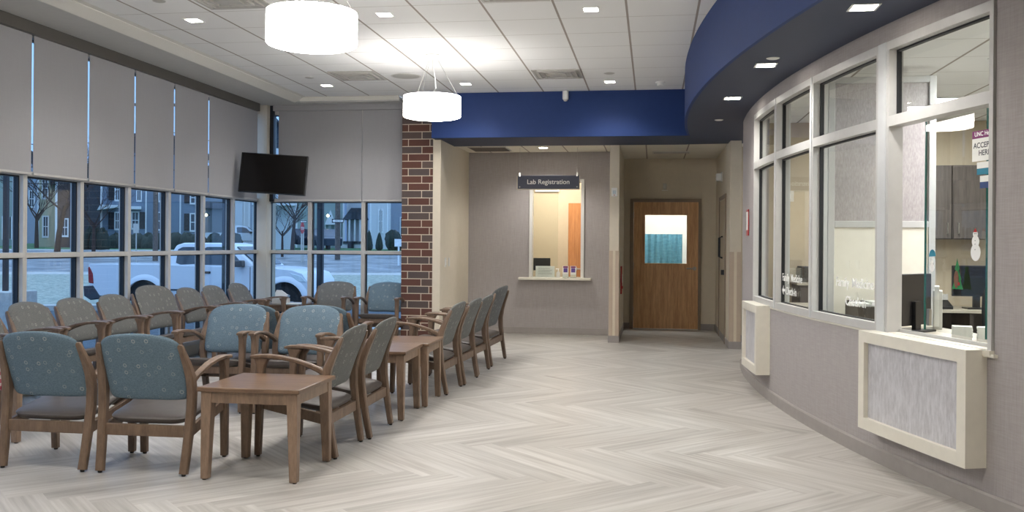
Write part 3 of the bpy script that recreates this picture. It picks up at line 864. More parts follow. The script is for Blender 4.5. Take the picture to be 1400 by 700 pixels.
w = bpy.data.objects.new('window_30', None); COL.objects.link(w); w['kind'] = S
m = MB(); m.box(LX0-.03, 14.465, LZ0, LX0+.02, 14.62, LZ1+.03); m.box(LX1-.02, 14.465, LZ0, LX1+.03, 14.62, LZ1+.03)
m.box(LX0+.02, 14.465, LZ1-.02, LX1-.02, 14.62, LZ1+.03); obj('window_frame', m, 'sill_white', w, bevel=.002)
obj('window_sill', MB().box(-2.07, 14.36, LZ0-.035, -.94, 14.66, LZ0), 'cream_solid', w, bevel=.004)
m = MB(); m.box(LX0+.02, 14.55, LZ0, -1.47, 14.556, LZ1-.02); obj('pane', m, 'glass_in', w)
# lab office room behind
mb = MB(); mb.box(-2.9, 16.3, 0, -.62, 16.4, 2.9); wall('wall_lab_office', mb, 'wall_beige')
mb = MB(); mb.box(-3.0, 14.6, 0, -2.9, 16.4, 2.9); wall('wall_lab_office_left', mb, 'wall_beige')
mb = MB(); mb.box(-3, 14.6, 2.9, -.5, 16.4, 2.95); obj('ceiling_lab_office', mb, 'ceil_small', kind=S)
t = thing('wooden_door', 'orange wooden door seen through the lab window', 'door', (-1.46, 16.28, 0))
obj('door_leaf', MB().box(0, -.045, .01, .56, 0, 2.13), 'orange_oak', t, bevel=.003)
m = MB(); m.tube([(.14, -.05, .98), (.14, -.10, .98), (.24, -.10, .98)], .011, 8); m.disc_y(.14, -.056, -.045, .98, .03)
obj('lever_handle', m, 'steel', t, smooth=40)
t = thing('wall_vent', 'white framed vent high on the lab office wall', 'air vent', (-1.84, 16.28, 2.42))
obj('vent_frame', MB().box(-.21, -.015, -.09, .21, 0, .09), 'white', t, bevel=.003); obj('vent_face', MB().box(-.18, -.02, -.06, .18, -.012, .06), 'grille', t)
obj('worktop_slab', MB().box(-2.88, 14.66, .84, -.70, 15.2, .875), 'laminate', kind=None, label='light laminate worktop inside the lab window', cat='worktop').name = 'worktop'
t = thing('monitor', 'dark monitor behind the lab window glass', 'monitor', (-1.77, 14.85, .875), R(8))
obj('screen_back', MB().box(-.15, 0, .11, .15, .03, .31), 'black', t, bevel=.004); obj('stand', MB().box(-.03, .02, .01, .03, .05, .15), 'black', t); obj('foot', MB().box(-.09, -.05, 0, .09, .09, .012), 'black', t)
t = thing('notice_card', 'pale notice card standing inside the lab window', 'notice', (-1.68, 14.64, .885), R(4))
obj('card', MB().box(-.15, 0, 0, .15, .012, .175), 'paper', t, bevel=.002)
m = MB(); [m.box(-.11, -.0015, .05+.028*k, .11-.03*(k % 2), 0, .058+.028*k) for k in range(4)]; obj('printing', m, 'grille', t)
t = thing('hand_sanitizer', 'small clear pump bottle of sanitizer in the lab window', 'bottle', (-1.455, 14.50, .885))
obj('bottle', MB().lathe([(.028, 0), (.03, .01), (.03, .075), (.012, .095), (.012, .105)], n=18), 'offwhite', t, smooth=50)
m = MB().tube([(0, 0, .1), (0, 0, .135)], .006, 8); m.box(-.04, -.008, .13, .012, .008, .142); obj('pump', m, 'white', t)
for k, (x, lb) in enumerate(((-1.335, 'left brochure holder with white and violet leaflets on the lab sill'), (-1.215, 'right brochure holder with white and violet leaflets on the lab sill'))):
    t = thing('brochure_holder', lb, 'brochure holder', (x, 14.42, .885), 0, 'brochure holders on the lab sill')
    m = MB(); m.box(-.05, 0, 0, .05, .05, .012); m.box(-.05, .0, 0, .05, .004, .06); m.box(-.05, .045, 0, .05, .05, .17); obj('holder', m, 'glass_in', t)
    obj('leaflet', MB().box(-.045, .008, .012, .045, .022, .185), 'paper', t)
    obj('cover_picture', MB().box(-.032, .0065, .085, .032, .0082, .15), 'violet', t, label='violet cover picture'); obj('cover_title', MB().box(-.038, .0065, .155, .038, .0082, .18), 'plum', t)
    obj('cover_footer', MB().box(-.04, .0065, .02, .04, .0082, .04), 'guard_light' if k else 'paper', t)
# switches and devices
def plate(name, label, cat, loc, rz, w, h, mat='offwhite', knob=True, d=.008):
    t = thing(name, label, cat, loc, rz)
    obj('cover_plate', MB().box(-w/2, -d, -h/2, w/2, 0, h/2), mat, t, bevel=.002)
    if knob: obj('rocker', MB().box(-w*.2, -d-.006, -h*.28, w*.2, -d, h*.28), 'white', t, bevel=.002)
    return t
plate('light_switch', 'double light switch on the cream wall beside the brick pier', 'switch', (-2.89, 12.82, 1.14), R(90), .085, .13)
plate('light_switch', 'second switch plate just behind the double switch on the cream wall', 'switch', (-2.89, 13.05, 1.14), R(90), .08, .12, knob=False)
t = thing('strobe_alarm', 'white fire strobe on the narrow wall beside the blue soffit', 'fire alarm', (-.545, 13.4, 2.16))
obj('housing', MB().box(-.042, -.04, -.062, .042, 0, .062), 'white', t, bevel=.006); obj('lens', MB().box(-.022, -.06, -.03, .022, -.04, .02), 'headlight', t, bevel=.004)
obj('red_lettering', MB().box(-.008, -.0415, -.05, .008, -.04, -.04), 'red', t)
t = thing('wall_strobe', 'small white cylindrical device above the wooden door', 'fire alarm', (.197, 15.73, 2.385))
obj('housing', MB().box(-.03, -.03, -.05, .03, 0, .05), 'offwhite', t, bevel=.01); obj('shelf', MB().box(-.05, -.035, -.07, .05, 0, -.06), 'white', t)
t = thing('corridor_light', 'white signal lamp projecting from the wall right of the door', 'wall lamp', (1.04, 14.45, 2.45))
obj('housing', MB().box(-.09, -.06, -.06, 0, .06, .05), 'white', t, bevel=.01); obj('bracket', MB().box(-.02, -.08, -.07, 0, .08, .07), 'offwhite', t)
t = thing('fire_alarm_station', 'red and white fire alarm station on the wall left of the wooden door', 'fire alarm', (-.475, 14.22, .66))
obj('back_box', MB().box(0, -.09, 0, .022, .09, .42), 'red', t, bevel=.004)
obj('label_plate', MB().box(.018, -.06, .17, .028, .06, .30), 'white', t, bevel=.002); obj('pull_bar', MB().box(.02, -.05, .08, .036, .05, .12), 'red', t, bevel=.003)
t = thing('evacuation_notice', 'narrow red bordered notice on the grey curved wall beyond the windows', 'notice')
Fm = on_glass(10.16, 1.51, .004)
card(Fm, .19, .275, 'red', t, 'red_border', thick=.008); card(Fm, .17, .19, 'paper', t, 'sheet', thick=.003, z=.008, x0=.01, y0=.06)
# side door of the recess
d = bpy.data.objects.new('door_2', None); COL.objects.link(d); d['kind'] = S
m = MB(); m.box(1.02, 13.55, 0, 1.045, 13.61, 2.15); m.box(1.02, 14.75, 0, 1.045, 14.81, 2.15); m.box(1.02, 13.61, 2.09, 1.045, 14.75, 2.15); obj('door_frame', m, 'frame_tan', d, bevel=.003)
obj('door_leaf', MB().box(1.032, 13.61, .01, 1.05, 14.75, 2.09), 'wall_beige', d)
for y in (14.1, 14.25):
    obj('pull_handle', MB().tube([(1.03, y, 1.22), (.985, y, 1.24), (.985, y, 1.52), (1.03, y, 1.54)], .012, 8), 'dark_metal', d, smooth=50)
obj('latch', MB().box(.99, 13.80, .98, 1.035, 13.88, 1.05), 'dark_metal', d)
# main wooden door
d = bpy.data.objects.new('door_1', None); COL.objects.link(d); d['kind'] = S
m = MB(); m.box(DX0, 15.69, 0, DX0+.058, 15.86, DZ); m.box(DX1-.045, 15.69, 0, DX1, 15.86, DZ); m.box(DX0+.058, 15.69, DZ-.052, DX1-.045, 15.86, DZ)
obj('door_frame', m, 'frame_tan', d, bevel=.003)
m = MB(); a, b, c1, c2, z1, z2 = DX0+.06, DX1-.047, -.136, .576, 1.09, 1.92
m.box(a, 15.715, .012, b, 15.76, z1); m.box(a, 15.715, z2, b, 15.76, DZ-.054); m.box(a, 15.715, z1, c1, 15.76, z2); m.box(c2, 15.715, z1, b, 15.76, z2)
obj('door_leaf', m, 'oak', d)
m = MB(); e = .012
for q in ((c1-e, z1-e, c2+e, z1+e), (c1-e, z2-e, c2+e, z2+e), (c1-e, z1+e, c1+e, z2-e), (c2-e, z1+e, c2+e, z2-e)): m.box(q[0], 15.708, q[1], q[2], 15.765, q[3])
obj('glazing_bead', m, 'oak', d, bevel=.003)
obj('pane', MB().box(c1, 15.735, z1, c2, 15.741, z2), 'glass_in', d)
m = MB(); m.tube([(b-.06, 15.71, 1.02), (b-.06, 15.655, 1.02), (b-.19, 15.65, 1.02)], .012, 8); m.disc_y(b-.06, 15.70, 15.715, 1.02, .032)
obj('lever_handle', m, 'steel', d, smooth=50)
m = MB(); [m.box(a-.012, 15.705, z, a+.004, 15.72, z+.11) for z in (.25, 1.0, 1.85)]; obj('hinge', m, 'steel', d)
obj('threshold', MB().box(a, 15.70, 0, b, 15.80, .008), 'steel', d)
mb = MB(); mb.box(-.7, 17.4, 0, 1.3, 17.5, 2.87); mb.box(-.7, 15.85, 0, -.6, 17.4, 2.87); mb.box(1.2, 15.85, 0, 1.3, 17.4, 2.87); wall('wall_beyond_door', mb, 'offwhite')
mb = MB().box(-.7, 15.85, 2.8, 1.3, 17.5, 2.87); obj('ceiling_beyond_door', mb, 'plaster', kind=S)
mb = MB().box(-.7, 16.4, -.05, 1.3, 17.5, 0); obj('floor_beyond_door', mb, 'floor', kind=S)
m = MB(); pts = [(x, 16.6+.02*math.sin(x*60)) for x in rng(-.40, .52, 90)]
m.strip([[(x, y, .5), (x, y+.004, .5), (x, y+.004, 1.60), (x, y, 1.60)] for x, y in pts])
obj('privacy_curtain', m, 'curtain', smooth=60, label='blue privacy curtain behind the glass of the wooden door', cat='curtain')
la = bpy.data.lights.new('corridor_fill_light', 'AREA'); la.energy = 40; la.size = .6; la.color = (.95, .97, 1)  # added area light without a fixture, brightens the curtain's front face
lo = bpy.data.objects.new('corridor_fill_light', la); COL.objects.link(lo); lo.location = (.3, 16.15, 2.78)
la = bpy.data.lights.new('lab_office_fill_light', 'AREA'); la.energy = 34; la.size = .8; la.color = (1, .93, .82)  # added unseen area light that lifts the dark lab office interior
lo = bpy.data.objects.new('lab_office_fill_light', la); COL.objects.link(lo); lo.location = (-1.7, 15.4, 2.83)
la = bpy.data.lights.new('passage_lamp', 'AREA'); la.energy = 14; la.size = .6; la.color = (1, .9, .75)
lo = bpy.data.objects.new('passage_lamp', la); COL.objects.link(lo); lo.location = (2.6, 13.0, 2.80)

# ------------------------------------------------------------------ reception office behind the glass
mb = MB(); mb.box(1.1, 10.72, 0, 6.2, 10.85, 2.8); wall('wall_office_far', mb, 'wall_beige')
mb = MB(); mb.box(6.1, 2.6, 0, 6.2, 10.8, 2.8); wall('wall_office_right', mb, 'wall_beige')
mb = MB(); mb.box(2.8, 2.5, 0, 6.2, 2.6, 2.8); wall('wall_office_near', mb, 'wall_beige')
mb = MB(); mb.prism([(cw(Y, -.13)[0], Y) for Y in rng(10.8, 2.6, 30)][::-1]+[(cw(10.8, -.13)[0], 10.82), (6.2, 10.82), (6.2, 2.6)], 2.78, 2.81)
obj('ceiling_office', mb, 'ceil', kind=S)
for x, y, lb in ((2.7, 6.9, 'lit office ceiling panel seen at the top of the nearest window'), (2.75, 9.3, 'lit office ceiling panel toward the cabinets'), (4.6, 6.0, 'lit office ceiling panel at the far side of the office'), (3.6, 4.2, 'lit office ceiling panel hidden by the near wall')):
    t = thing('office_light_panel', lb, 'ceiling light', (x, y, 2.78), 0, 'office ceiling panels')
    obj('lens', MB().box(-.27, -.27, -.006, .27, .27, 0), 'troffer', t)
    m = MB(); [m.box(*q) for q in ((-.3, -.3, -.01, .3, -.27, 0), (-.3, .27, -.01, .3, .3, 0), (-.3, -.27, -.01, -.27, .27, 0), (.27, -.27, -.01, .3, .27, 0))]; obj('frame', m, 'white', t)
    la = bpy.data.lights.new('office_lamp', 'AREA'); la.energy = 36; la.size = .5; la.color = (.97, .98, 1)
    lo = bpy.data.objects.new('office_lamp', la); COL.objects.link(lo); lo.parent = t; lo.location = (0, 0, -.03)
# partition beside the double mullion
t = thing('office_partition', 'grey framed office partition with textured upper panel and cream base', 'partition', (1.34, 7.5, 0))
m = MB(); m.box(0, -.03, 0, .05, .03, 2.71); m.box(.74, -.03, 0, .79, .03, 2.71); m.box(.05, -.03, 2.66, .74, .03, 2.71); m.box(.05, -.03, 1.55, .74, .03, 1.60)
obj('partition_frame', m, 'alum', t, bevel=.003)
obj('upper_panel', MB().box(.05, -.012, 1.60, .74, .012, 2.66), 'resin_dark', t, label='textured grey upper panel')
obj('lower_panel', MB().box(.05, -.02, 0, .74, .02, 1.55), 'cream_solid', t, label='cream lower panel')
# upper cabinets, desk and equipment
for x0, x1, lb in ((2.72, 3.12, 'grey brown wall cabinet, left one above the office desk'), (3.13, 3.53, 'grey brown wall cabinet, middle one above the office desk'), (3.54, 4.1, 'grey brown wall cabinet at the right above the office desk')):
    t = thing('wall_cabinet', lb, 'cabinet', (x0, 10.72, 1.49), 0, 'wall cabinets in the office')
    w_ = x1-x0
    obj('body', MB().box(0, -.33, 0, w_, 0, .78), 'cabinet', t, bevel=.003)
    dd = obj('door', MB().box(.006, -.352, .006, w_-.006, -.332, .62), 'cabinet', t, bevel=.003)
    obj('handle', MB().tube([(.05 if x0 > 3 else w_-.05, -.352, .06), (.05 if x0 > 3 else w_-.05, -.38, .06), (.05 if x0 > 3 else w_-.05, -.38, .17), (.05 if x0 > 3 else w_-.05, -.352, .17)], .006, 6), 'steel', dd)
t = thing('office_desk', 'light topped office desk below the wall cabinets', 'desk', (0, 0, 0))
obj('desktop', MB().box(2.2, 10.0, .735, 4.2, 10.7, .765), 'laminate', t, bevel=.004)
for x in (2.22, 3.2, 4.1): obj('side_panel', MB().box(x, 10.05, 0, x+.04, 10.68, .735), 'cabinet', t)
obj('back_panel', MB().box(2.26, 10.64, .1, 4.1, 10.67, .735), 'cabinet', t)
def monitor(loc, rz, w, h, label, zb=.13):
    t = thing('monitor', label, 'monitor', loc, rz)
    obj('casing', MB().box(-w/2, 0, zb, w/2, .035, zb+h), 'black', t, bevel=.006)
    obj('screen', MB().box(-w/2+.012, -.003, zb+.014, w/2-.012, .001, zb+h-.012), 'screen', t)
    obj('stand', MB().box(-.035, .03, .01, .035, .06, zb+.16), 'black', t, bevel=.003); obj('foot', MB().box(-.12, -.08, 0, .12, .12, .014), 'black', t, bevel=.004)
    return t
obj('worktop', (lambda m: (arcbox(m, 4.2, 7.4, -.62, -.16, .80, .845), m)[1])(MB()), 'laminate', label='light laminate worktop inside the check-in windows', cat='worktop', smooth=20)
obj('worktop', (lambda m: (arcbox(m, 7.6, 9.5, -.62, -.16, .80, .845), m)[1])(MB()), 'laminate', label='light laminate worktop behind the farther windows', cat='worktop', smooth=20)
monitor((1.69, 6.48, .845), math.atan2(.3, .28)+pi, .43, .34, 'black computer monitor seen from behind in the nearest window', .04)
mm = monitor((3.34, 10.25, .765), R(0), .50, .32, 'black framed monitor on the far office desk')
t = thing('paper_note', 'white sheet stuck to the far office monitor', 'paper', (3.47, 10.24, 1.06)); obj('sheet', MB().box(-.06, -.004, 0, .06, -.001, .13), 'paper', t)
t = thing('desk_phone', 'grey desk phone left of the far monitor', 'phone', (2.97, 10.2, .765))
obj('base', MB().extr([(-.09, 0), (.09, 0), (.09, .09), (-.09, .03)], 'x', -.09, .09), 'black', t, bevel=.004); obj('handset', MB().box(-.085, -.08, .04, -.04, .09, .12), 'black', t, bevel=.008); obj('display', MB().box(-.02, .05, .09, .08, .07, .15), 'grille', t)
t = thing('paper_holder', 'clear upright file holder with papers beside the black monitor', 'file holder', (1.92, 6.75, .845), R(-16))
obj('holder', MB().box(-.01, -.1, 0, .05, .1, .26), 'offwhite', t, bevel=.003); obj('papers', MB().box(0, -.11, .02, .03, .1, .29), 'paper', t)
t = thing('office_chair', 'dark office chair at the far desk', 'chair', (3.25, 9.35, 0))
obj('backrest', MB().pillow([(.24*math.copysign(abs(math.cos(a))**.5, math.cos(a)), .82+.26*math.copysign(abs(math.sin(a))**.5, math.sin(a))) for a in [2*pi*k/28 for k in range(28)]], .03, .03, lambda u, v, o: (u, -.22+o, v)), 'black', t, smooth=50)
obj('seat', MB().pillow([(.25*math.copysign(abs(math.cos(a))**.5, math.cos(a)), .25*math.copysign(abs(math.sin(a))**.5, math.sin(a))) for a in [2*pi*k/28 for k in range(28)]], .03, .04, lambda u, v, o: (u, v, .47+o)), 'black', t, smooth=50)
obj('post', MB().tube([(0, 0, .06), (0, 0, .44)], .03, 10), 'steel', t)
obj('spine', MB().box(-.03, -.24, .42, .03, -.20, .7), 'black', t)
for k in range(5):
    a = 2*pi*k/5; obj('leg', MB().tube([(0, 0, .09), (.27*math.cos(a), .27*math.sin(a), .045)], [.028, .02], 8), 'black', t); 
for k, (dx_, lb) in enumerate(((0, 'stack of pale forms on the office worktop, left stack'), (.13, 'stack of pale forms on the office worktop, right stack'))):
    t = thing('form_stack', lb, 'papers', (1.845+dx_, 5.93-dx_*.35, .845), R(-15), 'stacks of forms on the worktop')
    m = MB(); [m.box(-.055+random.uniform(-.003, .003), -.05, .003*j, .055+random.uniform(-.003, .003), .05, .003*j+.0026) for j in range(28)]; obj('forms', m, 'paper', t)
# trays with papers seen through the third window
t = thing('paper_tray', 'dark slatted tray of loose papers behind the check-in lettering', 'tray', (1.60, 7.22, .845), R(-12))
m = MB(); m.box(-.17, -.14, 0, .17, .14, .012); m.box(-.17, -.14, 0, -.158, .14, .15); m.box(.158, -.14, 0, .17, .14, .15); m.box(-.17, -.14, 0, .17, -.128, .12); m.box(-.17, .128, 0, .17, .14, .15)
obj('tray', m, 'cabinet', t, bevel=.002)
m = MB(); [m.box(-.15, -.12, .012+.01*k, .15, .12, .020+.01*k, rot=random.uniform(-.05, .05)) for k in range(13)]; m.box(-.02, -.13, .15, .15, .10, .155, rot=.25); obj('papers', m, 'paper', t)
t = thing('cereal_box', 'brown and white carton leaning on the papers', 'carton', (1.69, 7.2, 1.002), R(20)); obj('carton', MB().box(-.06, -.02, 0, .06, .02, .12), 'guard', t, bevel=.002); obj('front_print', MB().box(-.035, -.0215, .02, .045, -.02, .10), 'paper', t)
t.name = 'carton'
# printer cabinet through the second window
t = thing('filing_cabinet', 'dark filing cabinet beyond the second window', 'cabinet', (1.66, 10.45, 0))
obj('body', MB().box(-.12, -.25, 0, .35, .25, .99), 'cabinet', t, bevel=.004)
for k in range(3): dr = obj('drawer', MB().box(-.11, -.265, .05+.31*k, .34, -.25, .34+.31*k), 'cabinet', t, bevel=.003); obj('handle', MB().box(.05, -.28, .25+.31*k, .18, -.265, .265+.31*k), 'steel', dr)
obj('printer_shelf', MB().box(-.14, -.27, .99, .37, .26, 1.02), 'laminate', t)
t = thing('printer', 'small black printer on the filing cabinet', 'printer', (1.73, 10.45, 1.02)); obj('casing', MB().box(-.16, -.17, 0, .18, .17, .15), 'black', t, bevel=.01); obj('output_tray', MB().box(-.1, -.24, .03, .12, -.16, .045), 'black', t); obj('lid', MB().box(-.15, -.15, .15, .17, .16, .165), 'ink', t, bevel=.004)
plate('light_switch', 'white double switch on the office wall seen through the second window', 'switch', (1.50, 10.72, 1.96), 0, .11, .12)

# ------------------------------------------------------------------ chairs
def superell(a, bt, bb, et, eb, n=48):
    P = []
    for k in range(n):
        th = 2*pi*k/n; c, s_ = math.cos(th), math.sin(th)
        e, b = (et, bt) if s_ >= 0 else (eb, bb)
        P.append((a*math.copysign(abs(c)**(2/e), c), b*math.copysign(abs(s_)**(2/e), s_)))
    return P
def back_y(z):      # lean of the back
    if z < .45: return -.185
    u = (z-.45)/.42
    return -.185-.155*u**1.25
def make_chair(W=.562, H=.855, label='', cloth='fabric'):
    """arm chair facing +Y; W = distance between leg centres"""
    t = thing('arm_chair', label, 'chair', group='upholstered waiting room arm chairs')
    hx = W/2; k = (H-.45)/.415
    for sx in (-1, 1):
        def zz(z): return z if z < .45 else .45+(z-.45)*k
        pts = [(-.268, .012, .036), (-.245, .14, .041), (-.225, .27, .047), (-.208, .40, .052), (-.205, .50, .056), (-.220, .59, .055), (-.250, .67, .046), (-.285, .745, .036), (-.302, .785, .026), (-.307, .796, .012)]
        xs = [-.012, -.006, 0, .004, .006, .004, -.004, -.014, -.019, -.020]
        m = MB().sweep_yz([(sx*(hx+dx), y, zz(z), .052 if z < .6 else .046 if z < .72 else .036 if z < .79 else .022, d) for (y, z, d), dx in zip(pts, xs)], cham=.35)
        leg = obj('leg', m, 'chairwood', t, smooth=35, label='curved rear leg rising to the back')
        obj('glide', MB().lathe([(.012, 0), (.014, .014)], c=(sx*(hx-.012), -.268), n=12), 'glide', leg)
        m = MB().sweep_yz([(sx*(hx-.002), .255, .012, .044, .040), (sx*hx, .247, .30, .050, .046), (sx*hx, .240, .52, .050, .048), (sx*hx, .236, .60, .046, .064), (sx*hx, .232, .645, .048, .105)], cham=.3)
        leg = obj('leg', m, 'chairwood', t, smooth=35, label='straight front leg')
        obj('glide', MB().lathe([(.012, 0), (.014, .014)], c=(sx*(hx-.004), .255), n=12), 'glide', leg)
        arm = [(-.200, .555, .034, .040), (-.165, .575, .036, .036), (-.10, .603, .040, .030), (0, .634, .046, .026), (.10, .652, .052, .024), (.20, .659, .057, .024), (.275, .655, .060, .024), (.302, .651, .052, .018)]
        m = MB().sweep_yz([(sx*(hx+.003), y, z, w_, d) for y, z, w_, d in arm], cham=.4)
        obj('armrest', m, 'chairwood', t, smooth=40)
        m = MB().sweep_yz([(sx*(hx-.006), .225, .345, .026, .062), (sx*(hx-.006), 0, .298, .026, .064), (sx*(hx-.006), -.215, .252, .026, .066)], cham=.2)
        obj('side_rail', m, 'chairwood', t, smooth=35)
    m = MB(); m.box(-hx+.015, -.235, .222, hx-.015, -.205, .292); obj('rear_rail', m, 'chairwood', t, bevel=.004)
    m = MB(); m.box(-hx+.015, .222, .318, hx-.015, .248, .378); obj('front_rail', m, 'chairwood', t, bevel=.004)
    # seat
    def sz(y): return .362+.104*((y+.21)/.5) - .014*math.exp(-((y-.0)/.16)**2)
    out = [(u, v+.04) for u, v in superell(hx-.018, .268, .268, 6, 6, 56)]
    m = MB().pillow(out, .024, .056, lambda u, v, o: (u, v, sz(v)-.03+o), rings=(0, .3, .6, .82, .93, .98, 1.))
    obj('seat', m, 'vinyl', t, smooth=50, label='taupe vinyl seat cushion')
    # back panel
    half = [(0, .440), (.12, .439), (.19, .442), (.222, .450), (.238, .474), (.244, .54), (.250, .63), (.253, .71), (.246, .765), (.222, .808), (.175, .836), (.10, .851), (0, .858)]
    hs = (hx-.008)/.253; hv = (H-.447)/.411
    half = [(u*hs, .447+(v-.447)*hv) for u, v in half]
    pts_ = half+[(-u, v) for u, v in half[-2:0:-1]]
    out = []; N = len(pts_)
    for i in range(N):
        p0, p1, p2, p3 = (pts_[(i+j-1) % N] for j in range(4))
        for q in (0, .5):
            out.append(tuple(.5*(2*p1[c]+(p2[c]-p0[c])*q+(2*p0[c]-5*p1[c]+4*p2[c]-p3[c])*q*q+(3*p1[c]-p0[c]-3*p2[c]+p3[c])*q**3) for c in (0, 1)))
    def surf(u, v, o):
        return (u, back_y(.45+(v-.45)/k)+o+.35*u*u-.012, v)
    m = MB().pillow(out, .034, .026, surf, rings=(0, .3, .6, .82, .93, .98, 1.))
    obj('backrest', m, cloth, t, smooth=60, label=('blue grey' if cloth == 'fabric' else 'warm grey')+' back cushion woven with small rings')
    return t
protos = [make_chair(), make_chair(cloth='fabric_grey'), make_chair(.80, .915, cloth='fabric_grey')]
used = [False, False, False]
def place(x, y, rz, label, w=False, grey=False):
    i = 2 if w else 1 if grey else 0; src = protos[i]
    if not used[i]:
        used[i] = True; src.location = (x, y, 0); src.rotation_euler = (0, 0, rz); src['label'] = label; return src
    return dup(src, (x, y, 0), rz, label)
face_x, face_nx, face_ny, face_y = -pi/2, pi/2, pi, 0
place(-3.03, 5.46, R(.5), 'nearest blue backed arm chair seen from behind, touching the nearest side table')
place(-3.68, 5.46, R(-.5), 'blue backed arm chair seen from behind, cut by the left edge of the photo')
W = [(6.88, 'cut off by the left edge of the photo'), (7.55, 'first whole one from the left edge'), (8.21, 'second whole one from the left edge'),
     (8.88, 'just left of the extra wide one'), (9.62, ''), (10.43, 'just right of the extra wide one'), (11.07, 'next to last before the corner table'), (11.79, 'nearest the corner column and tissue box')]
for i, (y, lb) in enumerate(W):
    if i == 4: place(-5.21, y, face_x, 'extra wide arm chair in the row against the left windows', True)
    else: place(-5.21, y, face_x, 'grey arm chair against the left windows, '+lb, grey=True)
place(-4.44, 12.42, face_ny, 'grey arm chair under the far windows, beside the corner table', grey=True)
place(-3.69, 12.42, face_ny, 'blue arm chair under the far windows, half behind the brick pier')
place(-3.60, 7.44, face_ny, 'pale blue arm chair facing the camera, left of the centre pair')
place(-2.93, 7.44, face_ny, 'pale blue arm chair facing the camera, right of the centre pair')
place(-3.56, 8.16, face_y, 'arm chair back to back behind the left chair of the centre pair')
place(-2.90, 8.16, face_y, 'arm chair back to back behind the right chair of the centre pair')
place(-2.29, 6.05, face_nx, 'grey arm chair turned left, directly behind the nearest side table', grey=True)
place(-2.255, 6.68, face_nx, 'grey arm chair turned left, second behind the nearest side table, before the two joined tables', grey=True)
place(-2.13, 8.69, face_nx-R(2.5), 'grey arm chair turned left, first beyond the two joined side tables', grey=True)
place(-2.09, 9.32, face_nx-R(2.5), 'grey arm chair turned left, second beyond the two joined side tables', grey=True)
place(-2.08, 9.98, face_nx-R(2.5), 'grey arm chair turned left, third beyond the two joined side tables', grey=True)
place(-2.06, 10.86, face_nx-R(2.5), 'extra wide tall arm chair turned left, farthest of its row before the lab wall', True)

# ------------------------------------------------------------------ side tables
def make_table(label):
    t = thing('side_table', label, 'table', group='square wooden side tables')
    s = .315
    obj('tabletop', MB().box(-s, -s, .522, s, s, .548), 'tabletop', t, bevel=.005, label='reddish brown wooden top')
    m = MB()
    for a in (0, 1, 2, 3):
        pass
    e = s-.03
    m.box(-e+.03, -e-.006, .455, e-.03, -e+.014, .522); m.box(-e+.03, e-.014, .455, e-.03, e+.006, .522)
    m.box(-e-.006, -e+.03, .455, -e+.014, e-.03, .522); m.box(e-.014, -e+.03, .455, e+.006, e-.03, .522)
    obj('apron', m, 'tablewood', t, bevel=.002)
    for sx in (-1, 1):
        for sy in (-1, 1):
            o = e+.012; m = MB(); secs = []
            for z, w_ in ((.006, .046), (.30, .058), (.522, .068)):
                x0, x1 = sx*(o), sx*(o-w_); y0, y1 = sy*o, sy*(o-w_)
                secs.append([(x0, y0, z), (x1, y0, z), (x1, y1, z), (x0, y1, z)])
            m.strip(secs); leg = obj('leg', m, 'tablewood', t, bevel=.004)
            obj('glide', MB().lathe([(.012, 0), (.012, .008)], c=(sx*(o-.017), sy*(o-.017)), n=10), 'glide', leg)
    return t
tb = make_table('nearest side table with reddish top, beside the front chair'); tb.location = (-2.325, 5.43, 0)
dup(tb, (-2.235, 7.40, 0), R(1.5), 'nearer of the two joined side tables in the right hand row')
dup(tb, (-2.20, 8.035, 0), R(1.5), 'farther of the two joined side tables in the right hand row')
dup(tb, (-5.085, 12.42, 0), 0, 'corner side table under the television, carrying a tissue box')
t4 = dup(tb, (-4.62, 6.12, 0), 0, 'side table mostly hidden behind the front left chair, under a plaid cloth')
# tissue box and papers on the corner table
t = thing('tissue_box', 'tissue box with a white tissue standing up on the corner table', 'tissue box', (-5.13, 12.36, .548))
obj('box', MB().box(-.11, -.06, 0, .11, .06, .075), 'offwhite', t, bevel=.004)
P = [(-.08, .0, .07), (-.085, .01, .15), (-.06, 0, .19), (.0, .02, .185), (.06, .0, .15), (.10, .01, .12), (.06, -.01, .09), (.03, .0, .07)]
m = MB(); n_ = len(P)
secs = []
for off in (-.012, .012):
    secs.append([(x, y+off, z) for x, y, z in P])
m.strip(secs); obj('tissue', m, 'white', t, smooth=60)
t = thing('magazine', 'open magazine lying on the corner table', 'magazine', (-4.93, 12.28, .548), R(14)); obj('pages', MB().box(-.12, -.09, 0, .12, .09, .012), 'paper', t, bevel=.002); obj('cover', MB().box(-.13, -.095, 0, .13, .095, .003), 'teal', t)
m = MB(); n2 = 24
pr = [(-.20, .552), (-.34, .556), (-.352, .54), (-.356, .48), (-.350, .42), (-.354, .375)]
m.strip([[(x+.01*math.sin(i*2.1), y-.004*math.sin(x*70+i), z) for x in rng(-.05, .30, n2)] for i, (y, z) in enumerate(pr)], closed=False, caps=False)
o = obj('plaid_cloth', m, 'plaid', smooth=60, label='red and white plaid cloth hanging over the hidden side table at far left', cat='cloth', loc=(-4.62, 6.12, 0))
md = o.modifiers.new('thickness', 'SOLIDIFY'); md.thickness = .004

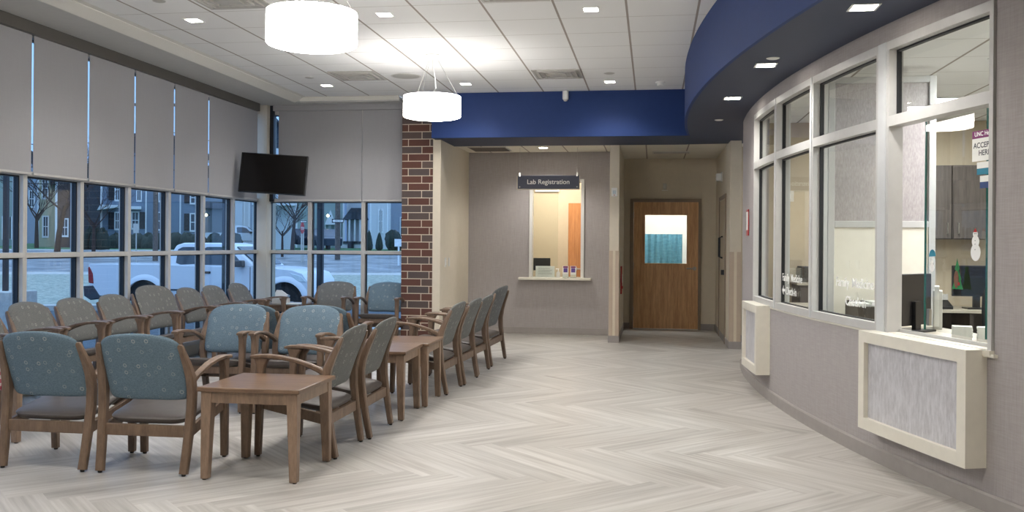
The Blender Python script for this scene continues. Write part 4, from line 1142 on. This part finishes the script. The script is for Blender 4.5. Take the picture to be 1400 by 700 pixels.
# ------------------------------------------------------------------ outdoors
TH = math.atan(192/1270.); cT, sT = math.cos(TH), math.sin(TH)
def W2(px, d):
    """ground position at distance d along the view, across by px"""
    u = (px-700)/1270.
    return (d*(cT*u-sT), d*(sT*u+cT))
u0, v0 = (-.30, .954), (.954, .30)                       # away from the building / along the street
def street(t_, s_): return (u0[0]*t_+v0[0]*s_, u0[1]*t_+v0[1]*s_)
def band(name, t0, z0, t1, z1, mat, s0=-90, s1=60):
    n_ = 10; m = MB()
    def P(tt, s_, z): x, y = street(tt, s_); return (x, y, z)
    m.add([P(t0, s0, z0), P(t0, s1, z0), P(t1, s1, z1), P(t1, s0, z1), P(t0, s0, z0-.4), P(t0, s1, z0-.4), P(t1, s1, z1-.4), P(t1, s0, z1-.4)],
          [(0, 1, 2, 3), (7, 6, 5, 4), (0, 4, 5, 1), (1, 5, 6, 2), (2, 6, 7, 3), (3, 7, 4, 0)])
    return obj(name, m, mat, kind=S)
GZ = -.38
m = MB(); m.box(-70, 3, GZ-.3, XL-.2, 26, GZ); m.box(XL-.2, 13.2, GZ-.3, -3.0, 26, GZ)
# parking, kerb, grass, road, kerb, lawn
obj('ground_parking', m, 'parking', kind=S)
band('ground_kerb', 25.2, GZ+.13, 25.6, GZ+.14, 'concrete'); band('ground_verge', 25.6, GZ+.14, 40, .05, 'winter_grass')
band('ground_pavement', 40, .04, 41.5, .10, 'concrete'); band('ground_street', 41.5, .10, 58, .80, 'asphalt')
band('ground_far_kerb', 58, .86, 59, .90, 'concrete'); band('ground_lawn', 59, .90, 110, 1.15, 'lawn')
def local(px, d): x, y = W2(px, d); return (x, y)
def house(px0, px1, d, z0, h, mat, label, depth=4.5, wins=(), roof='gable', rh=2.0, corner=True, porch=None):
    k = d/1270.; w = (px1-px0)*k; c = local((px0+px1)/2, d)
    t = thing('house', label, 'house', (c[0], c[1], z0), TH-math.atan(((px0+px1)/2-700)/1270.), 'houses across the street')
    obj('wall', MB().box(-w/2, 0, -.6, w/2, depth, h), mat, t)
    if roof == 'gable':
        m = MB().extr([(-w/2-.35, h-.12), (0, h+rh), (w/2+.35, h-.12), (w/2+.35, h+.06), (0, h+rh+.2), (-w/2-.35, h+.06)], 'y', -.4, depth+.3)
        m.extr([(-w/2, h), (w/2, h), (0, h+rh)], 'y', .02, depth-.02)
    else:
        m = MB().extr([(-.5, h-.1), (depth/2, h+rh), (depth+.5, h-.1)], 'x', -w/2-.3, w/2+.3)
    obj('roof', m, 'roof', t)
    if corner:
        m = MB()
        for x in (-w/2, w/2-.14): m.box(x, -.03, -.3, x+.14, .0, h)
        obj('corner_board', m, 'trimw', t)
    for (p0, p1, za, zb, sh) in wins:
        xa, xb = (p0-(px0+px1)/2)*k, (p1-(px0+px1)/2)*k
        m = MB(); e = .09
        m.box(xa-e, -.06, za-e-.04, xb+e, -.0, za); m.box(xa-e, -.06, zb, xb+e, 0, zb+e); m.box(xa-e, -.06, za, xa, 0, zb); m.box(xb, -.06, za, xb+e, 0, zb); m.box(xa, -.05, (za+zb)/2-.03, xb, 0, (za+zb)/2+.03)
        m.box((xa+xb)/2-.02, -.045, za, (xa+xb)/2+.02, 0, zb)
        wo = obj('window', m, 'trimw', t); obj('pane', MB().box(xa, -.03, za, xb, .0, zb), 'pane_dark', wo)
        if sh & 1: obj('shutter', MB().box(xa-e-.42, -.05, za-.05, xa-e-.02, 0, zb+.05), 'shutter', t)
        if sh & 2: obj('shutter', MB().box(xb+e+.02, -.05, za-.05, xb+e+.42, 0, zb+.05), 'shutter', t)
    return t, w, k
D = 72; zG = 1.0
def zpx(y, x=200, d=D): return 1.4-(y-(335.5+.0075*(x-892)))/1270.*d-zG
t, w, k = house(143, 277, D, zG, 7.2, 'sid_blue', 'slate blue clapboard house with black shutters behind the hedge', wins=[
    (162, 166, zpx(274), zpx(247), 1), (189, 193, zpx(274), zpx(247), 0), (217, 222, zpx(274), zpx(250), 0), (258, 268, zpx(276), zpx(262), 1),
    (162, 166, zpx(313), zpx(292), 1), (183, 190, zpx(312), zpx(291), 2), (216, 221, zpx(313), zpx(291), 0), (258, 268, zpx(314), zpx(292), 1)])
m = MB(); c0 = (143+277)/2
m.extr([((144-c0)*k, zpx(282)), ((166-c0)*k, zpx(282)), ((166-c0)*k, zpx(285)), ((140-c0)*k, zpx(289))], 'y', -1.2, 0); m.box((180-c0)*k, -1.0, zpx(287), (194-c0)*k, 0, zpx(283))
obj('porch_roof', m, 'trimw', t)
m = MB(); [m.box((x-c0)*k-.05, -.05, 0, (x-c0)*k+.05, 0, 7) for x in (200, 244)]; obj('corner_board', m, 'trimw', t)
house(300, 372, D+34, zG, 9, 'sid_grey', 'pale grey blue house far behind the tall white house', rh=3)
house(395, 452, D+38, zG, 9, 'sid_white', 'large white house far behind the porch houses', rh=3)
house(460, 560, D+44, zG, 10, 'sid_grey', 'long grey blue house far behind the veranda house', rh=3)
house(-330, -90, D+10, zG-.2, 7.5, 'sid_white', 'long white house across the street, past the left edge', wins=[(-150, -142, 1, 2.6, 3), (-200, -192, 1, 2.6, 3), (-260, -252, 1, 2.6, 3)], rh=2.5)
house(-70, 60, D+24, zG, 8.5, 'sid_grey', 'large grey blue house far behind the bare tree at left', wins=[(35, 40, 4, 5.6, 0)], rh=3)
t, w, k = house(98, 142, D+12, zG, 6.6, 'roof', 'low dark roofed house left of the slate blue one', corner=False, rh=.5, wins=[])
t, w, k = house(52, 79, D-4, zG-.05, 6.2, 'sid_cream', 'narrow cream clapboard house behind the bare tree', wins=[(59, 64, 3.6, 5.0, 0), (60, 65, .8, 2.2, 0)], rh=1.5)
t, w, k = house(77, 112, D-7, zG-.1, 4.6, 'sid_brown', 'dark brown house with pale gable left of the window mullion', wins=[(86, 92, .9, 2.0, 0)], rh=1.6)
t, w, k = house(-40, 30, D, zG-.2, 6.6, 'sid_green', 'pale green house at the far left edge behind the dark post', wins=[(3, 9, .8, 2.4, 0), (14, 21, .8, 2.4, 1)])
t, w, k = house(282, 306, D+6, zG, 3.3, 'sid_white', 'white garage house with low roof beside the slate blue house', rh=.6, roof='eave', wins=[])
t, w, k = house(272, 305, D+20, zG, 6.8, 'sid_grey', 'pale grey house standing behind the white garage', rh=1.2, wins=[])
obj('door', MB().box(-.5, -.05, 0, .45, 0, 2.1), 'shutter', t)
t, w, k = house(309, 341, D+4, zG, 7.2, 'sid_white', 'tall white house behind the parked white pickup', rh=2.0, wins=[(312, 316, 4.2, 5.6, 0)])
obj('drain_pipe', MB().box(w/2-.5, -.1, 0, w/2-.4, 0, 7), 'trimw', t)
t, w, k = house(346, 402, D-8, zG-.1, 7, 'sid_white', 'white porch fronted house seen left of the one way sign', rh=2, wins=[(373, 376, 1.4, 2.5, 0), (374, 379, 4.3, 5.5, 0), (394, 401, 4.4, 5.6, 0)])
m = MB(); m.box(-w/2, -1.8, 3.0, w/2, 0, 3.25); m.box(-w/2, -1.9, 3.25, w/2, 0, 3.5); obj('porch_roof', m, 'trimw', t)
t, w, k = house(405, 470, D+5, zG, 7.5, 'sid_green', 'pale green house with a small white gabled porch', rh=2.2, wins=[(413, 418, 4.2, 5.6, 0), (455, 460, 4.2, 5.6, 0), (458, 464, .8, 2.2, 0)])
c0 = 437
m = MB().extr([((443-c0)*k, 1.9), ((458-c0)*k, 1.9), ((450.5-c0)*k, 3.1)], 'y', -1.4, 0); obj('porch_gable', m, 'trimw', t, label='white porch gable')
m = MB(); m.box((443.5-c0)*k, -1.4, 0, (444.3-c0)*k, -1.25, 1.9); m.box((456.7-c0)*k, -1.4, 0, (457.5-c0)*k, -1.25, 1.9); obj('porch_post', m, 'trimw', t)
obj('door', MB().box((448-c0)*k, -.05, 0, (452-c0)*k, 0, 1.9), 'trimw', t)
t, w, k = house(474, 503, D+7, zG, 7.6, 'sid_white', 'white house with the dark roofed veranda and steps', rh=1.6, wins=[(496, 499, 4.3, 5.8, 1)])
c0 = 488.5
m = MB(); m.extr([((469-c0)*k, 2.35), ((503-c0)*k, 2.35), ((496-c0)*k, 3.3), ((480-c0)*k, 3.3)], 'y', -2.6, 0); obj('veranda_roof', m, 'roof', t)
for x in (471, 478, 485, 492, 500): obj('veranda_post', MB().box((x-c0)*k-.07, -2.5, .5, (x-c0)*k+.07, -2.36, 2.4), 'trimw', t)
obj('veranda_floor', MB().box((470-c0)*k, -2.6, .35, (502-c0)*k, 0, .55), 'dark_metal', t)
obj('lattice', MB().box((467-c0)*k, -2.5, -.3, (476-c0)*k, -2.4, .35), 'trimw', t); obj('lattice', MB().box((484-c0)*k, -2.5, -.3, (501-c0)*k, -2.4, .35), 'trimw', t)
m = MB(); [m.box((476-c0)*k, -2.6-.3*(j+1), -.4, (484-c0)*k, -2.6-.3*j, .35-.17*j) for j in range(4)]; obj('steps', m, 'dark_metal', t)
t, w, k = house(505, 531, D-1, zG, 8.5, 'sid_white', 'tall white house front with narrow twin windows, behind the cone shrubs', rh=2.4, wins=[(518, 519.5, 1.3, 2.9, 0), (521, 522.5, 1.3, 2.9, 0)])
t, w, k = house(532, 600, D+8, zG, 8.5, 'sid_grey', 'grey blue house wing next to the brick pier', rh=2.4, wins=[(548, 556, 1.0, 2.6, 0), (547, 552, 4.8, 6.2, 0)])
# porch lamps
for px, py, d, lb in ((281.5, 294, D-1, 'lit porch lamp beside the slate blue house'), (448, 295, D-1, 'lit porch lamp of the pale green house')):
    x, y = local(px, d); z = zpx(py, px, d)+zG
    t = thing('porch_lamp', lb, 'outdoor lamp', (x, y, z)); obj('bulb', MB().lathe([(.01, -.11), (.10, -.05), (.11, .03), (.01, .12)], n=14), 'porch_lamp', t, smooth=60); obj('wall_bracket', MB().box(-.03, .05, -.05, .03, .6, .05), 'dark_metal', t)
# hedges and shrubs: leafy lumps
def blob(m, c, r, seed, n=14, amp=.16):
    rnd = random.Random(seed); ph = [rnd.uniform(0, 6.3) for _ in range(6)]; P = []; F = []
    for i in range(n+1):
        th = pi*i/n
        for j in range(2*n):
            a = pi*j/n
            f = 1+amp*(math.sin(3*a+ph[0])*math.sin(2*th+ph[1])+.6*math.sin(7*a+ph[2])*math.sin(5*th+ph[3])+.5*math.sin(13*a+ph[4])*math.sin(11*th+ph[5]))
            P.append((c[0]+r[0]*f*math.sin(th)*math.cos(a), c[1]+r[1]*f*math.sin(th)*math.sin(a), c[2]+r[2]*f*math.cos(th)))
    for i in range(n):
        for j in range(2*n): F.append((i*2*n+j, (i+1)*2*n+j, (i+1)*2*n+(j+1) % (2*n), i*2*n+(j+1) % (2*n)))
    m.add(P, F)
def shrub(px, d, w, h, label, cone=False, z0=.95, seed=1):
    x, y = local(px, d); t = thing('shrub', label, 'shrub', (x, y, z0), 0)
    m = MB()
    if cone: m.lathe([(w*.1, -.1), (w*.5, .1), (w*.52, .3), (w*.4, h*.55), (w*.2, h*.85), (.01, h)], n=18)
    else: blob(m, (0, 0, h*.45), (w/2, w/2.4, h*.55), seed)
    obj('foliage', m, 'hedge', t, smooth=70); obj('stem', MB().tube([(0, 0, -.4), (0, 0, .3)], .07, 8), 'bark', t)
for px0, px1, d, h, lb, s in ((118, 145, 56, 1.15, 'dark overgrown hedge left of the utility pole', 3), (151, 211, 62, .95, 'dark clipped hedge before the slate blue house', 4), (215, 280, 60, 1.0, 'dark clipped hedge behind the pickup cab', 5), (286, 328, 62, 1.0, 'dark hedge behind the pickup between the white houses', 6)):
    k = d/1270.; x, y = local((px0+px1)/2, d); t = thing('hedge', lb, 'hedge', (x, y, .85), TH); m = MB(); n_ = max(3, int((px1-px0)*k/.7))
    for j in range(n_): blob(m, ((px0-px1)/2*k+(j+.5)*(px1-px0)*k/n_, 0, h*.35), ((px1-px0)*k/n_*.75, .7, h*.75), s*10+j, 10)
    obj('foliage', m, 'hedge', t, smooth=70); m = MB(); [m.tube([((px0-px1)/2*k+(j+.5)*(px1-px0)*k/n_, 0, -.3), ((px0-px1)/2*k+(j+.5)*(px1-px0)*k/n_, 0, .4)], .05, 6) for j in range(n_)]; obj('stems', m, 'bark', t)
shrub(504.5, 62, .5, 1.35, 'cone shaped dark shrub, left one on the lawn', True, seed=1); shrub(518.5, 62, .50, 1.2, 'cone shaped dark shrub, right one on the lawn', True, seed=2)
shrub(538, 64, 1.2, 1.3, 'broad rounded dark shrub on the lawn beside the white post', seed=3)
# bare trees
def tree(px, d, z0, H, label, seed, lean=0, spread=1):
    rnd = random.Random(seed); x, y = local(px, d); t = thing('bare_tree', label, 'tree', (x, y, z0), 0)
    tr = MB(); br = MB(); top = Vector((lean, 0, H*.42)); tr.tube([(0, 0, -.5), (lean*.4, 0, H*.2), tuple(top)], [.20*H/7, .15*H/7, .10*H/7], 8)
    def grow(p, dr, L, r, depth):
        q = p+dr*L*.5+Vector((rnd.uniform(-.1, .1), rnd.uniform(-.1, .1), 0))*L; e = q+dr*L*.5
        br.tube([tuple(p), tuple(q), tuple(e)], [r, r*.8, r*.55], 5)
        if depth:
            for _ in range(3 if depth > 1 else 3):
                nd = (dr+Vector((rnd.uniform(-.8, .8), rnd.uniform(-.8, .8), rnd.uniform(-.15, .55)))*spread).normalized(); grow(e if rnd.random() > .4 else q, nd, L*.72, r*.55, depth-1)
    for j in range(6):
        a = rnd.uniform(0, 6.3); grow(top-Vector((0, 0, H*.1*rnd.random())), Vector((math.cos(a)*.8, math.sin(a)*.8, .9)).normalized(), H*.26, .06*H/7, 4)
    obj('trunk', tr, 'bark', t, smooth=60); obj('branches', br, 'bark', t)
tree(76, 48, .5, 6.5, 'bare branching tree before the cream house', 3, .5)
tree(128, 52, .6, 4.4, 'bare bushy tree left of the slate blue house', 5)
tree(50, 60, .8, 5.5, 'slender bare tree at the left window mullion', 8)
tree(399, 57, .8, 5.5, 'bare tree before the white porch house', 11, .2)
tree(386, 52, .7, 3.2, 'small bare shrub tree beside the stop sign', 14)
# utility poles
def pole(px, d, z0, H, r, label, arm=True):
    x, y = local(px, d); t = thing('utility_pole', label, 'utility pole', (x, y, z0), TH)
    obj('shaft', MB().tube([(0, 0, -.6), (0, 0, H)], [r, r*.8], 12), 'pole_wood', t, smooth=60)
    if arm: obj('crossarm', MB().box(-1.1, -.06, H-.6, 1.1, .06, H-.46), 'pole_wood', t)
    return t
pole(212.5, 47, .35, 8.5, .14, 'utility pole standing before the slate blue house'); pole(461.5, 50, .45, 8.5, .10+.05, 'utility pole carrying the large one way sign')
# wires
m = MB()
a = Vector((*local(212.5, 47), 7.2)); b = Vector((*local(461.5, 50), 7.4)); c0 = Vector((*local(-60, 44), 6.6)); e0 = Vector((*local(720, 56), 7.2))
for dz in (0, -1.1, -1.9):
    for p, q in ((c0, a), (a, b), (b, e0)):
        pts = [tuple(p.lerp(q, s_)+Vector((0, 0, dz-.8*4*s_*(1-s_)))) for s_ in rng(0, 1, 12)]; m.tube(pts, .022, 5)
obj('overhead_wires', m, 'shutter', label='overhead wires running between the utility poles', cat='wires')
# dark canopy posts outside
def post(px, d, wpx, label, base=False):
    x, y = local(px, d); k = d/1270.; t = thing('canopy_post', label, 'post', (x, y, GZ), 0); w_ = wpx*k/2
    obj('shaft', MB().box(-w_, -w_, 0, w_, w_, 4.2), 'dark_metal', t, bevel=.01); obj('cap', MB().box(-w_*1.4, -w_*1.4, 4.1, w_*1.4, w_*1.4, 4.3), 'dark_metal', t)
    if base: obj('footing', MB().box(-.42, -.42, 0, .42, .42, .75), 'concrete', t, bevel=.02, label='grey concrete footing')
post(8, 19, 6, 'dark steel post on a concrete footing at the far left edge', True); post(307, 17.5, 5.5, 'dark steel post right of the truck cab window'); post(438, 15.5, 8, 'dark steel post outside the far windows')
# signs
def sign_one_way(px, py, d, wpx, label, z0=.4, polep=True):
    x, y = local(px, d); z = zpx(py, px, d)+zG; k = d/1270.; w_ = wpx*k; h = w_*.33
    t = thing('one_way_sign', label, 'street sign', (x, y, 0), TH)
    obj('plate', MB().box(-w_/2, -.02, z-h/2, w_/2, 0, z+h/2), 'shutter', t)
    s_ = h*.36
    pts = [(-w_*.46, z), (-w_*.30, z+s_), (-w_*.30, z+s_*.72), (w_*.45, z+s_*.72), (w_*.45, z-s_*.72), (-w_*.30, z-s_*.72), (-w_*.30, z-s_)]
    obj('arrow', MB().extr(pts, 'y', -.026, -.02), 'white', t, label='white arrow pointing left')
    text('lettering', 'ONE WAY', h*.40, 'ink', t, frame((.05*w_, -.028, z-h*.13), (1, 0, 0), (0, 0, 1), (0, -1, 0)), .001, 'CENTER')
    if polep: obj('post', MB().box(-.03, 0, z0, .03, .06, z+h), 'grille', t)
    return t, x, y, z
sign_one_way(461.5, 302, 49.4, 16, 'large black and white ONE WAY sign fixed to the utility pole', polep=False)
t, x, y, z = sign_one_way(414.5, 303, 48, 9, 'small ONE WAY sign above the red stop sign')
x, y = local(413, 47.2); z = zpx(312, 413, 47.8)+zG
t = thing('stop_sign', 'red stop sign seen nearly edge-on below the small one way sign', 'street sign', (x, y, 0), TH+R(84))
obj('plate', MB().extr([((.30)*math.cos(R(22.5+45*j)), z+.30*math.sin(R(22.5+45*j))) for j in range(8)], 'y', -.02, 0), 'red', t)
text('lettering', 'STOP', .2, 'white', t, frame((0, -.024, z-.09), (1, 0, 0), (0, 0, 1), (0, -1, 0)), .001, 'CENTER'); obj('post', MB().box(-.03, 0, .4, .03, .06, z), 'grille', t)
x, y = local(545, 46); t = thing('notice_post', 'small white sign on a post near the brick pier', 'sign', (x, y, .3), TH); obj('post', MB().box(-.04, 0, -.4, .04, .06, 1.1), 'trimw', t); obj('plate', MB().box(-.2, -.03, .95, .2, 0, 1.32), 'trimw', t)
x, y = local(186, 44); t = thing('notice_post', 'small pale sign on a thin post beside the left utility pole', 'sign', (x, y, .3), TH); obj('post', MB().box(-.02, 0, -.4, .02, .04, 1.9), 'grille', t); obj('plate', MB().box(-.13, -.03, 1.5, .13, 0, 1.95), 'grille', t)

# ------------------------------------------------------------------ vehicles
def wheel(parent, x, y, z, r, w_=.24):
    m = MB(); prof = [(r*.62, -w_/2), (r*.93, -w_/2), (r, -w_*.38), (r, w_*.38), (r*.93, w_/2), (r*.62, w_/2)]
    n_ = 32; secs = [[(x+rr*math.cos(2*pi*q/n_), y+yy, z+rr*math.sin(2*pi*q/n_)) for q in range(n_)] for rr, yy in prof]
    m.strip(secs); wo = obj('wheel', m, 'rubber', parent, smooth=40)
    m = MB().disc_y(x, y-w_*.42, y+w_*.42, z, r*.63, 24)
    for q in range(6):
        a = q*pi/3; m.tube([(x+.05*math.cos(a), y-w_*.44, z+.05*math.sin(a)), (x+r*.56*math.cos(a), y-w_*.44, z+r*.56*math.sin(a))], .035, 6)
    obj('rim', m, 'grille', wo, smooth=40)
def arch(cx, cz, r, x0, x1, n_=12): return [(cx+r*math.cos(a), cz+r*math.sin(a)) for a in rng(pi, 0, n_)]
def pickup(loc, label, scale=1, mat='paint_truck'):
    """side on pickup, nose towards +X, near side at y = 0; z measured from the ground"""
    t = thing('pickup_truck', label, 'pickup truck', loc)
    L, Wd = 5.4, 1.85; rw, fw = 1.42, 4.86-.02; wz, wr = .38, .38
    body = [(.10, .58), (.02, .75), (.0, 1.22), (.03, 1.235)]
    body += [(1.95, 1.235), (1.99, 1.235), (2.35, 1.22), (4.05, 1.20), (4.55, 1.18), (5.0, 1.14), (5.25, 1.06), (5.38, .88), (5.42, .55), (5.30, .38), (5.36-.02, .36)]
    body += [(fw+.46, .36)]+[(fw+.46*math.cos(a), .40+.46*math.sin(a)) for a in rng(.05, pi-.05, 12)]+[(fw-.46, .36), (rw+.48, .36)]
    body += [(rw+.48*math.cos(a), .40+.48*math.sin(a)) for a in rng(.05, pi-.05, 12)]+[(rw-.48, .40), (.25, .48)]
    body = [(x/5.42*5.55, z) for x, z in body]; q = 5.55/5.42; rw *= q; fw *= q
    m = MB().extr(body, 'y', 0, Wd); obj('body', m, mat, t, bevel=.035, smooth=35)
    cab = [(2.0, 1.2), (2.06, 1.50), (2.16, 1.70), (2.35, 1.76), (3.25, 1.765), (3.62, 1.70), (4.22, 1.2)]
    secs = []
    for y, ins in ((.03, 0), (.10, .0), (.17, 0)):
        pass
    n_ = len(cab); m = MB()
    secs = [[(x, .03+(.16*(z-1.2)/.56 if z > 1.2 else 0), z) for x, z in cab], [(x, Wd-.03-(.16*(z-1.2)/.56 if z > 1.2 else 0), z) for x, z in cab]]
    m.strip(secs); obj('cab', m, mat, t, bevel=.03, smooth=35)
    def side(poly, name, mt, off=-.006, par=t, label=None):
        P = [(x, .03+.16*(z-1.2)/.56+off, z) for x, z in poly]+[(x, .03+.16*(z-1.2)/.56+off+.02, z) for x, z in poly]; k_ = len(poly)
        return obj(name, MB().add(P, [tuple(range(k_)), tuple(range(k_, 2*k_))[::-1]]+[(i, (i+1) % k_, (i+1) % k_+k_, i+k_) for i in range(k_)]), mt, par, label=label)
    side([(2.22, 1.28), (2.22, 1.60), (2.34, 1.66), (2.72, 1.66), (2.72, 1.26), (2.34, 1.24)], 'side_window', 'carglass')
    side([(2.92, 1.24), (2.88, 1.62), (2.95, 1.665), (3.30, 1.665), (3.55, 1.60), (3.92, 1.24)], 'side_window', 'carglass')
    obj('windscreen', MB().extr([(3.68, 1.66), (4.18, 1.24), (4.20, 1.26), (3.70, 1.68)], 'y', .2, Wd-.2), 'carglass', t)
    obj('mirror', MB().box(3.78, -.20, 1.20, 3.98, .02, 1.36), 'black', t, bevel=.03)
    obj('door_handle', MB().box(2.88, -.03, 1.04, 3.12, .01, 1.09), 'black', t, bevel=.01)
    m = MB(); [m.box(x, -.004, .50, x+.015, .01, 1.2) for x in (2.0, 2.80, 4.1)]; m.box(1.95, -.004, .50, 1.99, .01, 1.22); obj('door_seam', m, 'shutter', t)
    m = MB(); m.box(2.02, -.012, .62, 4.1, .0, .66); obj('body_moulding', m, 'bumper', t)
    # flares
    for cx in (rw, fw):
        m = MB(); secs = [[(cx+r_*math.cos(a), yy, .40+r_*math.sin(a)) for r_, yy in ((.47, .02), (.47, -.05), (.53, -.05), (.60, .0), (.60, .02))] for a in rng(.0, pi, 18)]
        m.strip(secs); obj('wheel_flare', m, mat, t, smooth=50)
        obj('wheel_well', MB().box(cx-.5, .05, .36, cx+.5, .5, .9), 'rubber', t)
        wheel(t, cx, .14, wz, wr); wheel(t, cx, Wd-.14, wz, wr)
    obj('tail_light', MB().extr([(.0, .78), (.13, .76), (.11, 1.0), (.02, 1.17), (-.015, 1.15)], 'y', -.012, .12), 'taillight', t, bevel=.01, label='red tail light')
    obj('head_light', MB().extr([(5.08, 1.08), (5.36, 1.0), (5.50, .86), (5.26, .88)], 'y', -.012, .25), 'headlight', t, bevel=.01)
    obj('rear_bumper', MB().extr([(-.12, .46), (-.14, .70), (.12, .72), (.34, .42), (.05, .36)], 'y', -.01, Wd+.01), 'bumper', t, bevel=.02, label='dark rear bumper')
    return t
pickup((-13.42, 20.6, GZ), 'white pickup truck parked right outside the windows')
x, y = local(266, 66.5); o = pickup((x, y, .84), 'second white pickup truck far off behind the nearer one'); o.rotation_euler = (0, 0, R(25)); o.name = 'pickup_truck'
def suv(px, d, z0, label):
    x, y = local(px, d); t = thing('parked_car', label, 'car', (x, y, z0), TH+R(115))
    b = [(-2.2, .35), (-2.25, .85), (-1.9, 1.0), (-1.1, 1.08), (-.5, 1.5), (1.5, 1.55), (2.1, 1.1), (2.2, .6), (2.15, .35), (1.85, .35)]+[(1.4+.36*math.cos(a), .36+.36*math.sin(a)) for a in rng(.1, pi-.1, 8)]+[(-1.0, .35)]+[(-1.4+.36*math.cos(a), .36+.36*math.sin(a)) for a in rng(.1, pi-.1, 8)]
    obj('body', MB().extr(b, 'y', 0, 1.7), 'dark_car', t, bevel=.04, smooth=35)
    obj('side_window', MB().extr([(-.9, 1.08), (-.4, 1.43), (1.35, 1.47), (1.75, 1.1)], 'y', -.01, .01), 'carglass', t)
    obj('tail_light', MB().box(2.0, -.02, .85, 2.2, .1, 1.05), 'taillight', t)
    for cx in (-1.4, 1.4): wheel(t, cx, .1, .34, .34)
suv(457, 66, .86, 'dark blue car parked beyond the utility pole'); suv(432, 69, .92, 'dark car parked left of the utility pole, farther off')

# ------------------------------------------------------------------ light, world, camera
wd = bpy.data.worlds.new('dusk'); sc.world = wd; wd.use_nodes = True
nt = wd.node_tree; bg = nt.nodes['Background']
tcn = nt.nodes.new('ShaderNodeTexCoord'); sp = nt.nodes.new('ShaderNodeSeparateXYZ'); rp = nt.nodes.new('ShaderNodeValToRGB')
nt.links.new(tcn.outputs['Generated'], sp.inputs[0]); nt.links.new(sp.outputs[2], rp.inputs[0]); nt.links.new(rp.outputs[0], bg.inputs[0])
rp.color_ramp.elements[0].position = .02; rp.color_ramp.elements[0].color = (.13, .19, .30, 1)
rp.color_ramp.elements[1].position = .75; rp.color_ramp.elements[1].color = (.32, .40, .52, 1)
em = rp.color_ramp.elements.new(.35); em.color = (.17, .24, .36, 1)
bg.inputs[1].default_value = 3.4

cam = bpy.data.cameras.new('camera'); cam.sensor_width = 36; cam.lens = 36*1270/1400.; cam.shift_y = -15.94/1400.
cam.clip_start = .05; cam.clip_end = 500
co = bpy.data.objects.new('camera', cam); COL.objects.link(co)
co.matrix_world = Matrix.Translation((0, 0, 1.40)) @ Matrix.Rotation(TH, 4, 'Z') @ Matrix.Rotation(pi/2, 4, 'X') @ Matrix.Rotation(.0075, 4, 'Z')
sc.camera = co
vs_ = sc.view_settings; vs_.view_transform = 'Standard'; vs_.look = 'None'; vs_.gamma = 1; vs_.use_curve_mapping = False; vs_.exposure = 0.68
sc.cycles.use_denoising = True
sc.cycles.max_bounces = 8; sc.cycles.transparent_max_bounces = 24; sc.cycles.diffuse_bounces = 4
sc.cycles.sample_clamp_indirect = 6
